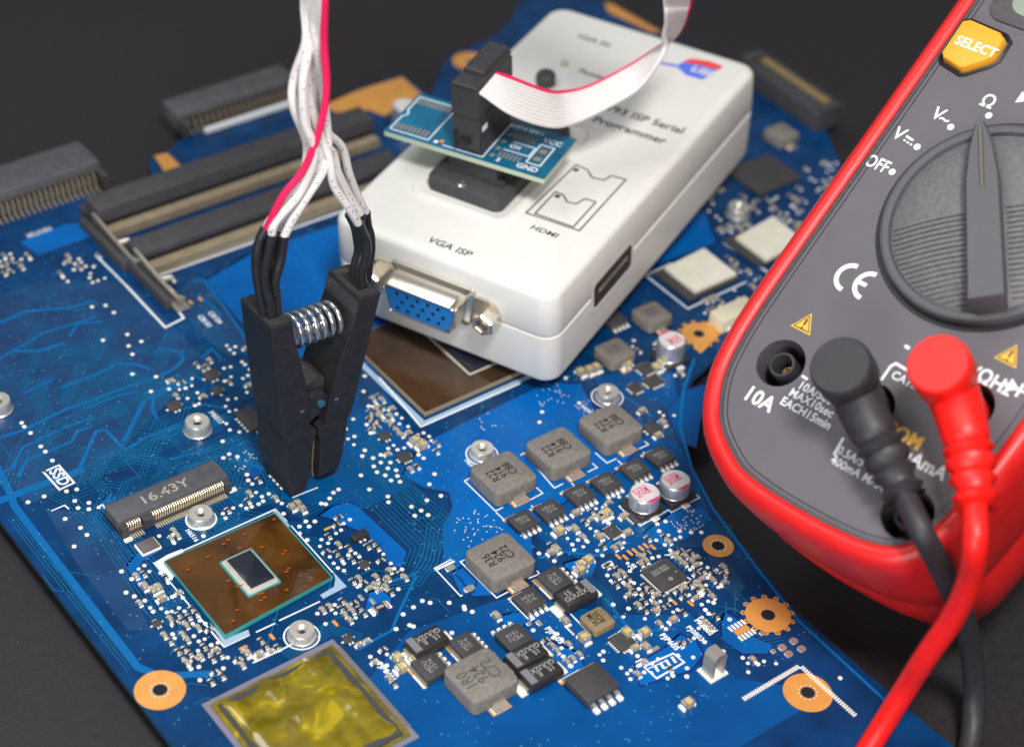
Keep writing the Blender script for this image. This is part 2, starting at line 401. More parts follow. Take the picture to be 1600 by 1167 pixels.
SLATE = ([(-20, 470), (60, 440), (200, 440), (260, 500), (330, 570), (290, 600), (250, 640), (150, 745), (40, 790), (-20, 700)],
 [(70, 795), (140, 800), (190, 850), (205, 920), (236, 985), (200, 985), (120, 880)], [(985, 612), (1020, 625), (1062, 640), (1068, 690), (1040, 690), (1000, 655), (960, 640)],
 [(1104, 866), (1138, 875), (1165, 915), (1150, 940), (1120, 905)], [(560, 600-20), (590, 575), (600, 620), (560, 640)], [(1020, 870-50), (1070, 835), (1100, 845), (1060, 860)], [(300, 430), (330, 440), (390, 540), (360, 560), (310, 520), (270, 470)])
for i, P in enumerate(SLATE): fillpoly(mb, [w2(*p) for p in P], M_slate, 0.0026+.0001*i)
for i2, P in enumerate(([(855, 740), (1000, 680), (1065, 700), (1100, 780), (1130, 850), (1010, 860), (900, 870), (840, 840)],
          [(640, 985), (800, 930), (960, 960), (1080, 960), (1150, 1060), (1300, 1080), (1100, 1200), (500, 1200), (560, 1080)],
          [(930, 590), (1050, 560), (1060, 640), (1060, 700), (1020, 690), (940, 620)],
          [(440, 560), (575, 560), (640, 680), (640, 760), (560, 800), (440, 780)])):
    fillpoly(mb, [w2(*p) for p in P], M_pour2, 0.0012+.0002*i2)
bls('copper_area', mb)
# --- wide traces of the left half
mb = MB()
WT = [(.07, [(95, 607), (170, 577), (180, 568), (215, 570), (234, 577)]), (.07, [(0, 684), (35, 673), (100, 641), (205, 603), (245, 590), (272, 577), (287, 562), (282, 552), (262, 546), (240, 551)]),
 (.06, [(0, 740), (20, 731), (35, 699), (105, 666), (146, 653)]), (.06, [(28, 746), (42, 719), (112, 690), (121, 674), (142, 667)]), (.07, [(125, 731), (150, 674), (165, 672), (195, 703), (230, 683), (281, 664)]),
 (.09, [(194, 690), (226, 625), (300, 596)]), (.17, [(-10, 786), (45, 765), (132, 733)]), (.08, [(22, 549), (60, 549), (100, 536)]), (.08, [(0, 505), (40, 487), (110, 481), (150, 470)]), (.06, [(108, 527), (122, 506), (160, 503)]),
 (.06, [(130, 640), (180, 620), (215, 612)]), (.06, [(36, 615), (80, 595)]), (.05, [(0, 560), (70, 520), (150, 495)]), (.06, [(240, 620), (238, 640), (246, 655)]), (.05, [(310, 460), (345, 492), (340, 505)]),
 (.07, [(300, 440), (318, 438), (350, 480), (395, 545)]), (.05, [(280, 640), (320, 632), (360, 640)]), (.05, [(280, 735), (345, 712), (420, 735), (440, 738)]), (.05, [(265, 718), (330, 700)]),
 (.05, [(300, 585), (330, 600), (350, 620)]), (.05, [(315, 560), (330, 545), (345, 560)]), (.14, [(-20, 700), (16, 770), (22, 790), (60, 840), (215, 1042), (250, 1056), (340, 1052)]),
 (.06, [(1085, 560), (1068, 610), (1062, 665), (1080, 730), (1112, 792), (1186, 892), (1250, 972), (1335, 1050), (1400, 1110)]), (.05, [(975, 620), (1000, 635), (1020, 652)]),
 (.06, [(840, 872), (880, 862), (935, 868), (960, 840), (985, 850)]), (.06, [(945, 935), (965, 960), (985, 985), (1040, 985)]), (.05, [(600, 912), (622, 905), (640, 900), (655, 892)]), (.05, [(560, 1015), (585, 1000), (612, 985), (622, 960), (650, 900)])]
for w, P in WT: mb.stroke([w2(*p) for p in P], w, M_trace, 0.0052)
bls('wide_trace', mb)
# --- bundles of fine traces
mb = MB()
def bundle(P, n, sp, w=0.018, M=M_fine, z=0.0074, side=1):
    Q = [V(w2(*p)) for p in P]
    for k in range(n):
        L = []
        for i, p in enumerate(Q):
            d = (Q[min(i+1, len(Q)-1)]-Q[max(i-1, 0)]).normalized(); nn = V((-d.y, d.x))
            if 0 < i < len(Q)-1:
                d1 = (Q[i+1]-p).normalized(); f = 1/max(0.4, nn.dot(V((-d1.y, d1.x))))
            else: f = 1
            L.append(p+nn*(k*sp*side*f))
        mb.stroke(L, w, M, z)
bundle([(470, 812), (520, 783), (548, 772), (566, 778), (642, 858), (632, 884)], 13, 0.075)
bundle([(600, 895), (612, 905), (640, 900), (660, 872), (668, 820), (690, 800)], 5, 0.07, side=-1)
bundle([(440, 640), (520, 665), (560, 690), (600, 760)], 8, 0.07)
bundle([(545, 700), (560, 730), (610, 770), (640, 800)], 9, 0.06)
bundle([(120, 800), (150, 835), (235, 965), (262, 975), (310, 950)], 10, 0.065)
bundle([(20, 700), (0, 760)], 5, 0.08)
bundle([(14, 812), (60, 872), (200, 1050)], 3, 0.06, M=M_fine)
bundle([(60, 770), (100, 790), (150, 840)], 5, 0.07)
bundle([(175, 830), (205, 870), (225, 860)], 4, 0.06)
bundle([(130, 765), (160, 742), (260, 700), (350, 672)], 8, 0.06)
bundle([(190, 720), (230, 700), (300, 675)], 5, 0.08)
bundle([(350, 690), (400, 720), (420, 760)], 6, 0.06)
bundle([(370, 748), (350, 770), (380, 800), (440, 780)], 7, 0.055)
bundle([(960, 835), (1000, 830), (1060, 855)], 5, 0.07)
bundle([(1060, 812), (1120, 835), (1118, 860)], 5, 0.06)
bundle([(900, 880), (915, 910), (940, 930), (950, 960)], 4, 0.05)
bundle([(1130, 1010), (1180, 1020), (1230, 1010)], 6, 0.075)
bundle([(450, 1030), (520, 990), (560, 1005)], 5, 0.05)
bundle([(0, 440), (60, 470), (150, 440)], 3, 0.12)
bundle([(0, 600), (60, 575), (130, 545)], 4, 0.12)
bundle([(0, 660), (90, 622), (190, 590)], 4, 0.1)
bundle([(60, 700), (120, 660), (200, 640)], 3, 0.1)
bundle([(300, 500), (340, 540), (380, 545)], 4, 0.08)
rt = random.Random(3)
for k in range(46):       # dense groups of parallel signal traces over the left half
    x, y = rt.uniform(-9.3, -5.6), rt.uniform(-.3, 6.0); n = rt.randint(3, 6); a = rt.choice([0, 0, 45, -45])
    L1, L2, L3 = rt.uniform(.5, 1.4), rt.uniform(.2, .7), rt.uniform(.4, 1.2); b = a+rt.choice([-45, 45]); sp = rt.choice([.05, .06, .08])
    for j in range(n):
        nx, ny = -sin(radians(a))*sp*j, cos(radians(a))*sp*j
        p = V((x+nx, y+ny)); q = p+V((cos(radians(a)), sin(radians(a))))*(L1+j*sp*.4*(1 if b < a else -1)); r_ = q+V((cos(radians(b)), sin(radians(b))))*L2; t_ = r_+V((cos(radians(a)), sin(radians(a))))*L3
        if all(inpoly(c.x, c.y, OUT) for c in (p, q, r_, t_)): mb.stroke([p, q, r_, t_], 0.016, M_fine, 0.0074)
for k in range(150):      # short jogs and stubs scattered over the dark mask
    x, y = rt.uniform(-9.6, 4), rt.uniform(-7.5, 7)
    a = rt.choice([0, 45, 90, 135]); L = rt.uniform(.2, .9); p = V((x, y)); q = p+V((cos(radians(a)), sin(radians(a))))*L
    b = a+rt.choice([-45, 45]); r_ = q+V((cos(radians(b)), sin(radians(b))))*rt.uniform(.1, .5)
    if not (inpoly(p.x, p.y, OUT) and inpoly(q.x, q.y, OUT) and inpoly(r_.x, r_.y, OUT)): continue
    mb.stroke([p, q, r_], 0.02, M_fine, 0.0074)
bl('fine_traces', mb, smooth=False, kind='stuff')

# --- silkscreen lines
mb = MB(); SW = 0.028
def silk(P, w=SW): mb.stroke([w2(*p) for p in P], w, M_silk, 0.012)
silk([(260, 886), (240.5, 880), (350.3, 1010.8), (390, 992)], .035); silk([(270, 868), (430, 796.4), (448, 815)], .035); silk([(455, 822), (520, 895)], .03); silk([(400, 988), (430, 974)], .03); silk([(436, 970), (500, 940)], .03)
silk([(592, 590), (657.8, 667.2), (812, 599.8)], .04)
silk([(739, 745), (725.7, 752), (774, 799), (786, 793)]); silk([(838, 762), (848, 771), (829, 781)]); silk([(813, 712), (819, 708), (866, 763), (880, 756)]); silk([(925, 724), (933, 731), (918, 738)]); silk([(930, 708), (948.5, 724), (963, 717)]); silk([(1007, 690), (1013, 695), (998, 702)])
silk([(730, 873), (719.3, 878), (775.8, 934.5), (794, 925)]); silk([(839, 892), (843, 897), (826, 904)])
silk([(705.6, 874), (679, 888.3), (719.5, 931.7), (723, 930)]); silk([(683, 890), (710, 877)], .05)
silk([(976, 786), (967.4, 791.8), (1000.5, 822.2), (1044.5, 797), (1049, 801), (1093, 778), (1088, 773)])
silk([(1008.7, 431.2), (1074.8, 483.2), (1166, 441)], .04); silk([(1011, 430), (1050, 412)], .04); silk([(1131, 380.6), (1205, 430)], .05)
silk([(1000.7, 891.9), (1034.2, 924.2)], .03); silk([(1037, 921), (1045, 929)], .025); silk([(1054, 912), (1058, 918)], .02); silk([(1065, 907), (1072, 914)], .02); silk([(1073, 902), (1080, 906)], .03); silk([(1012, 878), (1018, 884)], .02); silk([(1038, 868), (1050, 866), (1052, 872)], .02)
silk([(156, 791), (160, 789), (191, 830)], .03); silk([(222, 818), (236, 812)], .03); silk([(346, 770), (352, 767)], .025)
silk([(457, 778), (497, 762)], .028); silk([(423, 744), (453, 774)], .02)
silk([(68, 738), (92, 727.5), (116, 755), (93, 765.5), (68, 738), (72, 736)], .04)
silk([(80, 799), (101, 790), (108, 796)], .03)
silk([(198, 448), (258.4, 512.5), (287, 498), (275, 482)], .05); silk([(150, 400), (200, 450)], .04)
silk([(223, 440), (400, 378), (560, 322)], .06)
silk([(885, 953), (921, 990)], .03); silk([(921, 993), (950, 978)], .03)
silk([(904, 916), (921, 929)]); silk([(882, 959), (919, 937), (937, 930)]); silk([(794, 936), (826, 968)]); silk([(828, 970), (836, 966)])
silk([(893, 755), (910, 775)]); silk([(933, 744), (955, 765)]); silk([(965, 720), (990, 742)]); silk([(1005, 707), (1040, 740)]); silk([(775, 801), (815, 838)]); silk([(830, 790), (858, 817)]); silk([(878, 768), (905, 795)])
silk([(1006, 1042), (1018, 1036), (1052, 1021), (1069, 1035), (1026, 1060), (1006, 1042)], .035); silk([(993, 1035), (1003, 1030), (1010, 1042)], .03)
for k in range(5): silk([(1016+k*9, 1049-k*4.6), (1020+k*9, 1054-k*4.6)], .05); silk([(1022+k*9, 1040-k*4.6), (1026+k*9, 1045-k*4.6)], .05)
silk([(1010, 1030+16), (1040, 1033)], .02)
silk([(940, 884), (946, 880), (954, 877), (957, 880), (950, 885), (943, 888), (940, 884), (942, 882)], .022)
silk([(395, 1036), (430, 1020), (470, 1000)], .03)

for ring_ in ((314.3, 812, .27), (471.5, 994, .30), (753, 710, .30), (948.7, 621, .31)):
    c = w2(ring_[0], ring_[1]); mb.ring(c, ring_[2]-.014, ring_[2]+.014, M_silk, 0.012)
bls('silkscreen_line', mb)
def btext(s, px, py, size, ang=0, M=M_silk, **k):
    p = at(px, py, 0); return text(s, size, M, board, BL((p.x, p.y, 0.013)), radians(ang), **k)
btext('C8101', 320, 503, .16, -90, bold=.004); btext('C8104', 336, 497, .16, -90, bold=.004); btext('SSD', 92.5, 746, .30, -90, bold=.008, sx=.95)
btext('H6516', 300, 837, .125, -90, bold=.004); btext('H6518', 736, 727, .125, -90, bold=.004); btext('J4001', 307, 788, .115, 0, bold=.003); btext('H6517', 338, 653, .15, -90, bold=.004)
btext('H6509', 917, 641, .12, -90, bold=.004); btext('PJP603', 866, 993, .15, -90, bold=.006); btext('PJP605', 1046, 1003, .15, -90, bold=.006); btext('PJ0803', 1086, 990, .14, -90, bold=.004)
btext('PC8801\nPR8802', 1103, 978, .13, -90, bold=.006); btext('PJP8401', 604, 1050, .14, -90, bold=.005); btext('28', 988, 886, .15, 0, bold=.004); btext('14', 1048, 869, .13, -90, bold=.004); btext('XU101', 62, 364, .2, 0, bold=.004); btext('1', 497, 996, .1, 0)
# --- bare copper rings, pads and holes
mb = MB()
def holering(px, py, r0, r1, teeth=0):
    mb = MB(); c = w2(px, py); mb.ring(c, r0, r1, M_copper, 0.010, 40)
    mb.disc(c, r0, M_black, 0.0105)
    mb.ring(c, r0, r0+.012, M_solder, 0.0115, 30)
    for k in range(teeth):
        a = 2*pi*k/teeth; q = (c[0]+(r1+.03)*cos(a), c[1]+(r1+.03)*sin(a)); mb.ring(q, .018, .055, M_copper, 0.0112, 10); mb.disc(q, .019, M_ink, 0.0118, 8)
    if not teeth:
        for k in range(12):
            a = 2*pi*k/12; mb.disc((c[0]+(r0+.035)*cos(a), c[1]+(r0+.035)*sin(a)), .014, M_dot, 0.012, 8)
    occ(c[0], c[1], r1+.1, r1+.1); bl('mounting_ring', mb, smooth=False)
holering(1122, 853, .115, .285); holering(1200, 961, .12, .40, 13); holering(1092, 522, .11, .36, 11); holering(250, 1078, .12, .42)
holering(735, 97, .1, .45); holering(1262, 1082, .12, .42)
fillpoly(mb, [w2(*p) for p in ((505, 166), (560, 142), (628, 121), (664, 152), (600, 182), (575, 172), (560, 178), (522, 176))], M_copper, 0.010)
fillpoly(mb, [w2(*p) for p in ((176, 302), (188, 292), (240, 277), (236, 288), (180, 312))], M_copper, 0.010)
fillpoly(mb, [w2(*p) for p in ((241, 244), (262, 240), (292, 270), (262, 276))], M_copper, 0.010)
fillpoly(mb, [w2(*p) for p in ((945, 4), (958, 8), (1035, 52), (1020, 52), (950, 20))], M_copper, 0.010)
fillpoly(mb, [w2(*p) for p in ((1075, 520), (1090, 505), (1115, 503), (1128, 520), (1095, 553), (1085, 545))], M_copper, 0.0095)
for px, py, a in ((966, 870, 1), (977, 871, 1), (984, 864, 1), (992, 861, 1), (1002, 857, 1), (1009, 853, 1), (1020, 855, 1), (1053, 941, 1), (1079, 943, 1), (512, 826, 0), (524, 974, 1), (425, 995, 1), (298, 473, 1), (313, 468, 1), (380, 1012, 0)):
    c = w2(px, py); P = rot2(rrect(.16, .06, .03, 3), radians(-90 if a else 0)); mb.poly([(c[0]+x, c[1]+y) for x, y in P], M_copper, 0.011); occ(c[0], c[1], .08, .08)
bls('bare_copper', mb)
# wells under the screw holes
# --- coils / inductors
def make_inductor(w, h, lines, M, name='inductor', tsize=.2):
    mb = MB(); mb.rbox((0, 0, 0.03), (w, w*0.97, h-0.03), w*0.13, w*0.025, M, 4)
    body = mb.mesh(name)
    tm = MB(); tm.box((0, -w*0.5-0.015, h*0.28), (w*.28, .035, h*.42), M_pin); tm.box((0, -w*0.5-0.07, .03), (w*.30, .13, .03), M_solder); tm.box((0, -w*.5-.05, .012), (w*.40, .19, .006), M_copper); tm.rbox((0, -w*.5-.06, .014), (w*.33, .15, .03), .02, .02, M_dot, 2)
    tm2 = MB(); tm2.box((0, w*0.5+0.015, h*0.28), (w*.28, .035, h*.42), M_pin); tm2.box((0, w*0.5+0.06, .03), (w*.30, .11, .03), M_solder); tm2.box((0, w*.5+.05, .012), (w*.42, .18, .006), M_copper)
    return body, tm.mesh('terminal'), tm2.mesh('terminal')
I10 = make_inductor(.95, .32, None, M_ind); I7 = make_inductor(.64, .25, None, M_ind); IG = make_inductor(.47, .16, None, M_indg)
def put_inductor(K, ctop, h, lines, w, sz, inkM=M_ink, label=None, rz=0.0):
    p = at(ctop[0], ctop[1], h); o = link('inductor', K[0], board, BL((p.x, p.y, 0)), rz, label=label)
    if w > .5:
        link('terminal', K[1], o); link('terminal', K[2], o)
    if lines: text('\n'.join(lines), sz, inkM, o, (w*-.02, .03, h+.003), radians(90), sx=.82, bold=.002)
    occ(p.x, p.y, w/2+.12, w/2+.16)
put_inductor(I10, (787, 738), .32, ['R22', '914', 'C88'], .95, .235, label='coil nearest the metal nut')
put_inductor(I10, (873, 699.6), .32, ['R22', '914', 'C88'], .95, .235)
put_inductor(I10, (955, 661.6), .32, ['R22', '914', 'C88'], .95, .235)
put_inductor(I10, (782, 869), .32, ['R36', '924', 'C72'], .95, .235)
put_inductor(I10, (752, 1054), .32, ['1R0', '924', 'C72'], .95, .3, M_inkg)
put_inductor(I7, (961, 547), .25, ['2R2', '938'], .64, .2, M_inkg)
put_inductor(I7, (1019, 489), .25, ['2R2', '938'], .64, .2, M_inkg)
put_inductor(I7, (1222, 203), .3, None, .64, .2)
put_inductor(IG, (934, 967), .16, ['3R3M', '8C05'], .47, .15, M_ink, label='gold brown coil')
# --- power transistors (black body, silver bar and four leads)
mbT = MB(); mbT.rbox((0, 0, .03), (.46, .42, .09), .02, .015, M_epoxy, 1)
T_body = mbT.mesh('power_transistor')
mbT = MB()
for k in range(4): mbT.box((-.165+.11*k, -.235, .04), (.055, .07, .05), M_solder); mbT.rbox((-.165+.11*k, -.29, .008), (.07, .09, .03), .02, .012, M_dot, 2)
T_lead = mbT.mesh('leads'); mbT = MB(); mbT.box((0, .235, .03), (.44, .05, .03), M_pin); mbT.box((0, .25, .012), (.50, .06, .006), M_copper); mbT.box((-.1, .27, .016), (.30, .03, .008), M_dot); T_tab = mbT.mesh('heat_tab')
def put_fet(px, py, rz=0, s=1.0, txt=True):
    p = at(px, py, .12); o = link('power_transistor', T_body, board, BL((p.x, p.y, 0)), radians(rz)); o.scale = (s, s, s)
    link('leads', T_lead, o); link('heat_tab', T_tab, o)
    if txt: text('MDU\n1516', .115, M_greylet, o, (0, .0, .1225), 0.0)
    occ(p.x, p.y, .3*s, .34*s)
for a in ((817, 812, 0), (859, 795, 0), (906, 770, 0), (947, 752, 0), (992, 731, 0), (1032, 711, 0), (827, 935, 0)): put_fet(*a)
put_fet(867, 904, 90, 1.08); put_fet(803, 994, 180, 1.1); put_fet(672, 1040, 90, 1.12); put_fet(728, 1006, 90, 1.0); put_fet(925, 1068, 0, 1.5, False)
put_fet(958, 496, 0, 1.0, False)
# --- tantalum capacitors
def make_tant():
    mb = MB(); L = []
    for ins, z in ((.02, .04), (0, .12), (.025, .25), (.035, .26)): L.append([(x, y, z) for x, y in rrect(.70-2*ins, .40-2*ins, .012, 1)])
    mb.loft(L, M_tant); b = mb.mesh('tantalum_capacitor')
    mb = MB(); mb.box((.262, 0, .2605), (.135, .33, .004), M_band); st = mb.mesh('polarity_band')
    mb = MB(); mb.box((-.37, 0, .07), (.05, .26, .10), M_pin); mb.rbox((-.42, 0, .008), (.15, .28, .035), .02, .02, M_dot, 2); t1 = mb.mesh('terminal')
    mb = MB(); mb.box((.37, 0, .07), (.05, .26, .10), M_pin); mb.rbox((.42, 0, .008), (.15, .28, .035), .02, .02, M_dot, 2); t2 = mb.mesh('terminal')
    return b, st, t1, t2
TN = make_tant()
def put_tant(px, py, flip=False, txt='15   E\nGUU2X'):
    p = at(px, py, .26); o = link('tantalum_capacitor', TN[0], board, BL((p.x, p.y, 0)), radians(180 if flip else 0))
    for me, nm in zip(TN[1:], ('polarity_band', 'terminal', 'terminal')): link(nm, me, o)
    text(txt, .14, M_greylet, o, (-.06, 0, .264), 0.0, bold=.003); occ(p.x, p.y, .5, .26)
put_tant(901.5, 924.5); put_tant(667, 997, True); put_tant(823, 1020, True); put_tant(846, 1046, True)
# --- round aluminium capacitors
def make_can(r, h):
    mb = MB(); q = rrect(r*2.15, r*2.15, .03, 2)
    q2 = [(-r*1.075, -r*1.075), (r*.72, -r*1.075), (r*1.075, -r*.72), (r*1.075, r*.72), (r*.72, r*1.075), (-r*1.075, r*1.075)]
    mb.loft([[(x, y, .01) for x, y in q2], [(x, y, .09) for x, y in q2], [(x*.94, y*.94, .11) for x, y in q2]], M_tant); base = mb.mesh('base')
    mb = MB(); mb.lathe([(r*.93, .10), (r*.97, .115), (r*.88, .135), (r*.9, .15), (r, .165), (r, h-.05), (r*.97, h-.018), (r*.90, h)], (0, 0, 0), M_alu, 40, True, False)
    mb.lathe([(r*.90, h), (r*.001, h)], (0, 0, 0), M_alut, 40, False, False); can = mb.mesh('can')
    mb = MB(); P = []
    for i in range(15):
        a = radians(-128+76*i/14+0); P.append((r*.93*cos(a), r*.93*sin(a)))
    mb.poly(P, M_mag, h+.003); mark = mb.mesh('polarity_mark')
    mb = MB(); mb.rbox((0, -r*1.22, .008), (.16, .12, .03), .02, .015, M_dot, 2); mb.rbox((0, r*1.22, .008), (.16, .12, .03), .02, .015, M_dot, 2); tt = mb.mesh('solder_pads')
    return base, can, mark, tt
CAN = make_can(.29, .40); CAN2 = make_can(.29, .52)
def put_can(K, px, py, h, rz=0, r=.29):
    p = at(px, py, h); o = link('electrolytic_capacitor', K[0], board, BL((p.x, p.y, 0)), radians(rz))
    for me, nm in zip(K[1:], ('can', 'polarity_mark', 'solder_pads')): link(nm, me, o)
    text('N2T\nG22\nEM1', .13, M_mag, o, (-.03, .06, h+.003), radians(90), bold=.003); occ(p.x, p.y, .36, .38)
put_can(CAN, 1008, 769, .40); put_can(CAN, 1056, 749, .40); put_can(CAN2, 1050, 530, .52, 180); put_can(CAN2, 632, 165, .5, 0)
# --- threaded nuts
def make_nut(r, h, ri):
    n = 48; L = []
    for rr, z, k in ((r, .0, 0), (r, .02, 0), (r*.97, .03, 1), (r*.90, h*.66, 1), (r*.885, h*.72, 0), (r*.84, h*.97, 0), (r*.82, h, 0), (ri*1.32, h, 0), (ri*1.1, h-.02, 0)):
        L.append([((rr*(1-.035*k*(i % 2)))*cos(2*pi*i/n), (rr*(1-.035*k*(i % 2)))*sin(2*pi*i/n), z) for i in range(n)])
    for j in range(6):
        z = h-.03-j*.02; rr = ri*(1.08 if j % 2 else .92); L.append([(rr*cos(2*pi*i/n), rr*sin(2*pi*i/n), z) for i in range(n)])
    mb = MB(); mb.loft(L, M_nut, True, False); mb.disc((0, 0), ri*.93, M_ink, .015, 20); return mb.mesh('threaded_nut')
M_nut = mat('nut_tin', (0.80, 0.77, 0.70), 0.33, metal=0.7, noise=0.05, nscale=12)
N1 = make_nut(.255, .17, .085); N2 = make_nut(.27, .24, .10)
for px, py, K, lb in ((314.3, 812, N1, None), (471.5, 994, N1, None), (753, 710, N1, None), (948.7, 621, N1, None), (309, 673, N2, None), (-2, 640, N2, None), (1152, 336, N2, None)):
    p = at(px, py); link('threaded_nut', K, board, BL((p.x, p.y, .01)), label=lb); occ(p.x, p.y, .3, .3)
# --- the processor with amber film
def boardframe(name, corners, h, M, smooth=False):
    W_ = [at(*c, h) for c in corners]
    mb = MB(); mb.loft([[(p.x, p.y, .02) for p in W_[::-1]], [(p.x, p.y, h) for p in W_[::-1]]], M)
    return W_, mb
cpuC = [(256, 876), (430, 800), (520, 901), (351.6, 993.8)]
Wc, mb = boardframe('processor', cpuC, .10, M_sub)
cc = sum(Wc, V((0, 0, 0)))/4
occ(cc.x, cc.y, 1.18, 1.08)
cpu = bl('processor', mb, smooth=False)
def film(corners, z, M, bul, nseg=18, hole=None, name='amber_film', parent=None):
    W_ = [at(*c, z) for c in corners]; vs = []; fs = []
    for j in range(nseg+1):
        for i in range(nseg+1):
            u, v = i/nseg, j/nseg
            p = (W_[0]*(1-u)+W_[1]*u)*(1-v)+(W_[3]*(1-u)+W_[2]*u)*v
            dz = bul*(.5*sin(7*u+2*v)*sin(5*v+1)+.3*sin(13*u*v+3))*(min(u, 1-u, v, 1-v)*4 if min(u, 1-u, v, 1-v) < .25 else 1)
            vs.append((p.x, p.y, z+abs(dz)))
    for j in range(nseg):
        for i in range(nseg):
            u, v = (i+.5)/nseg, (j+.5)/nseg
            if hole and hole[0] < u < hole[2] and hole[1] < v < hole[3]: continue
            a = j*(nseg+1)+i; fs.append((a+nseg+1, a+nseg+2, a+1, a))
    mb = MB(); mb.add(vs, fs, M)
    o = mb.build(name, parent, loc=(0, 0, 0)); return o
film([(258, 876.5), (429, 802), (517.5, 901), (352, 991)], .112, M_film, .05, 28, parent=cpu)
M_filmpart = mat('part_under_film', (0.30, 0.065, 0.004), .25, coat=.5)  # orange-brown body colour of the small parts under the film
for u, v in ((.10, .22), (.30, .18), (.47, .12), (.52, .10), (.62, .30), (.70, .34), (.30, .52), (.33, .62), (.36, .63), (.42, .80), (.45, .81), (.44, .86), (.40, .87), (.72, .72), (.75, .70), (.80, .52), (.83, .50), (.20, .84), (.62, .90), (.94, .10), (.12, .92), (.55, .24), (.66, .12)):
    p = (Wc[0]*(1-u)+Wc[1]*u)*(1-v)+(Wc[3]*(1-u)+Wc[2]*u)*v; b_ = MB(); b_.rbox((0, 0, 0), (.075, .04, .016), .015, .012, M_filmpart, 2); b_.build('part_under_film', cpu, loc=(p.x, p.y, .15))
# package edge, die and frame
mb = MB(); D = [at(*c, .16) for c in ((345, 877.4), (391, 855), (436.6, 908.8), (391, 930))]
dc = sum(D, V((0, 0, 0)))/4
mb.rbox((dc.x, dc.y, .10), (.66, 1.00, .055), .03, .01, M_sub, 2); mb.build('die_frame', cpu)
mb = MB(); mb.rbox((dc.x, dc.y, .15), (.60, .94, .015), .04, .01, M_glue, 2); mb.build('underfill', cpu)
mb = MB(); mb.rbox((dc.x+.03, dc.y+.03, .16), (.47, .80, .03), .005, .004, M_die, 1); mb.build('die', cpu)
# pale tape corners of the processor footprint
mb = MB()
for P in ([(240.5, 880), (262, 867), (285, 858), (287, 863), (262, 874), (256, 878), (272, 900), (268, 908)], [(430, 796.5), (441, 806), (453, 822), (448, 826), (432, 806), (426, 803)],
          [(520, 893), (542, 917), (505, 936), (500, 930), (522, 917), (524, 905)], [(326, 972), (352, 1010), (390, 992), (388, 984), (352, 998), (345, 990)]):
    fillpoly(mb, [w2(*p) for p in P], M_silk if P[0][0] == 240.5 else M_pale, 0.0135) if False else None
M_pale = mat('pale_glue', (0.34, 0.47, 0.60), 0.35, coat=0.3)
for P in ([(240.5, 880), (262, 867), (285, 858), (287, 863), (262, 874), (256, 878), (272, 900), (268, 908)], [(430, 796.5), (441, 806), (453, 822), (448, 826), (432, 806), (426, 803)],
          [(520, 893), (542, 917), (505, 936), (500, 930), (522, 917), (524, 905)], [(326, 972), (352, 1010), (390, 992), (388, 984), (352, 998), (345, 990)]):
    fillpoly(mb, [w2(*p) for p in P], M_silk if P[0][0] == 240.5 else M_pale, 0.0145)
bls('corner_bracket', mb)
# --- the large chip half under the programmer
bx, by = -2.02, 0.12
mb = MB(); mb.box((bx+1.75, by+1.35, .06), (3.5, 2.7, .09), mat('package_edge_tan', (.30, .26, .17), .5)); occ(bx+1.75, by+1.35, 1.9, 1.45)
big = bl('graphics_chip', mb, smooth=False, label='large chip under brown film')
mb = MB(); n = 16; vs = []; fs = []
for j in range(n+1):
    for i in range(n+1):
        u, v = i/n, j/n; vs.append((bx+.015+3.46*u, by+.015+2.66*v, .118+.02*abs(sin(6*u+2)*sin(5*v))*min(1, 8*min(u, v, 1-u, 1-v))))
for j in range(n):
    for i in range(n): a = j*(n+1)+i; fs.append((a, a+1, a+n+2, a+n+1))
mb.add(vs, fs, M_film2); mb.build('amber_film', big)
mb = MB(); mb.rbox((bx+2.0, by+1.2, .12), (1.1, 1.4, .06), .02, .01, M_die, 1); mb.ring
mb.build('die', big)
mb = MB()
for d in (0, ): mb.stroke([(bx+1.38, by+2.0), (bx+1.38, by+.43), (bx+2.62, by+.43)], .06, M_glue, .15)
mb.build('underfill', big, smooth=False)
mb = MB(); mb.box((bx-.13, by+1.3, .008), (.12, 2.9, .006), M_pale); mb.box((bx+1.7, by-.13, .0085), (3.7, .10, .006), M_pale); bl('glue_bead', mb, smooth=False)
# --- chip under yellow film (bottom) with pins
q0 = at(522, 996, 0); ky = 2.45
mb = MB(); mb.box((q0.x-ky/2-.08, q0.y-ky/2-.06, .01), (ky+.08, ky+.08, .01), mat('lead_grey_tape', (0.20, 0.19, 0.24), .35, coat=.4)); mb.box((q0.x-ky/2-.1, q0.y-ky/2-.1, .06), (ky-.3, ky-.3, .09), M_epoxy)
occ(q0.x-ky/2, q0.y-ky/2, ky/2+.15, ky/2+.15)
kc = bl('controller_chip', mb, smooth=False, label='chip wrapped in yellow film')
vs = []; fs = []; n = 26
for j in range(n+1):
    for i in range(n+1):
        u, v = i/n, j/n
        e = min(u, v, 1-u, 1-v)
        vs.append((q0.x-ky-.02+(ky-.12)*u, q0.y-ky+(ky-.14)*v, .03+.085*min(1, e*9)+.022*abs(sin(9*u+1*v))**6+.018*abs(sin(8*v+.6*u))**8+.006*sin(21*u*v)))
for j in range(n):
    for i in range(n): a = j*(n+1)+i; fs.append((a, a+1, a+n+2, a+n+1))
mb = MB(); mb.add(vs, fs, M_filmy); mb.build('yellow_film', kc)
mb = MB()
for k in range(40): mb.box((q0.x-.085, q0.y-.25-k*.052, .035), (.10, .026, .02), M_pin)
mb.build('pins', kc, smooth=False, kind='stuff')
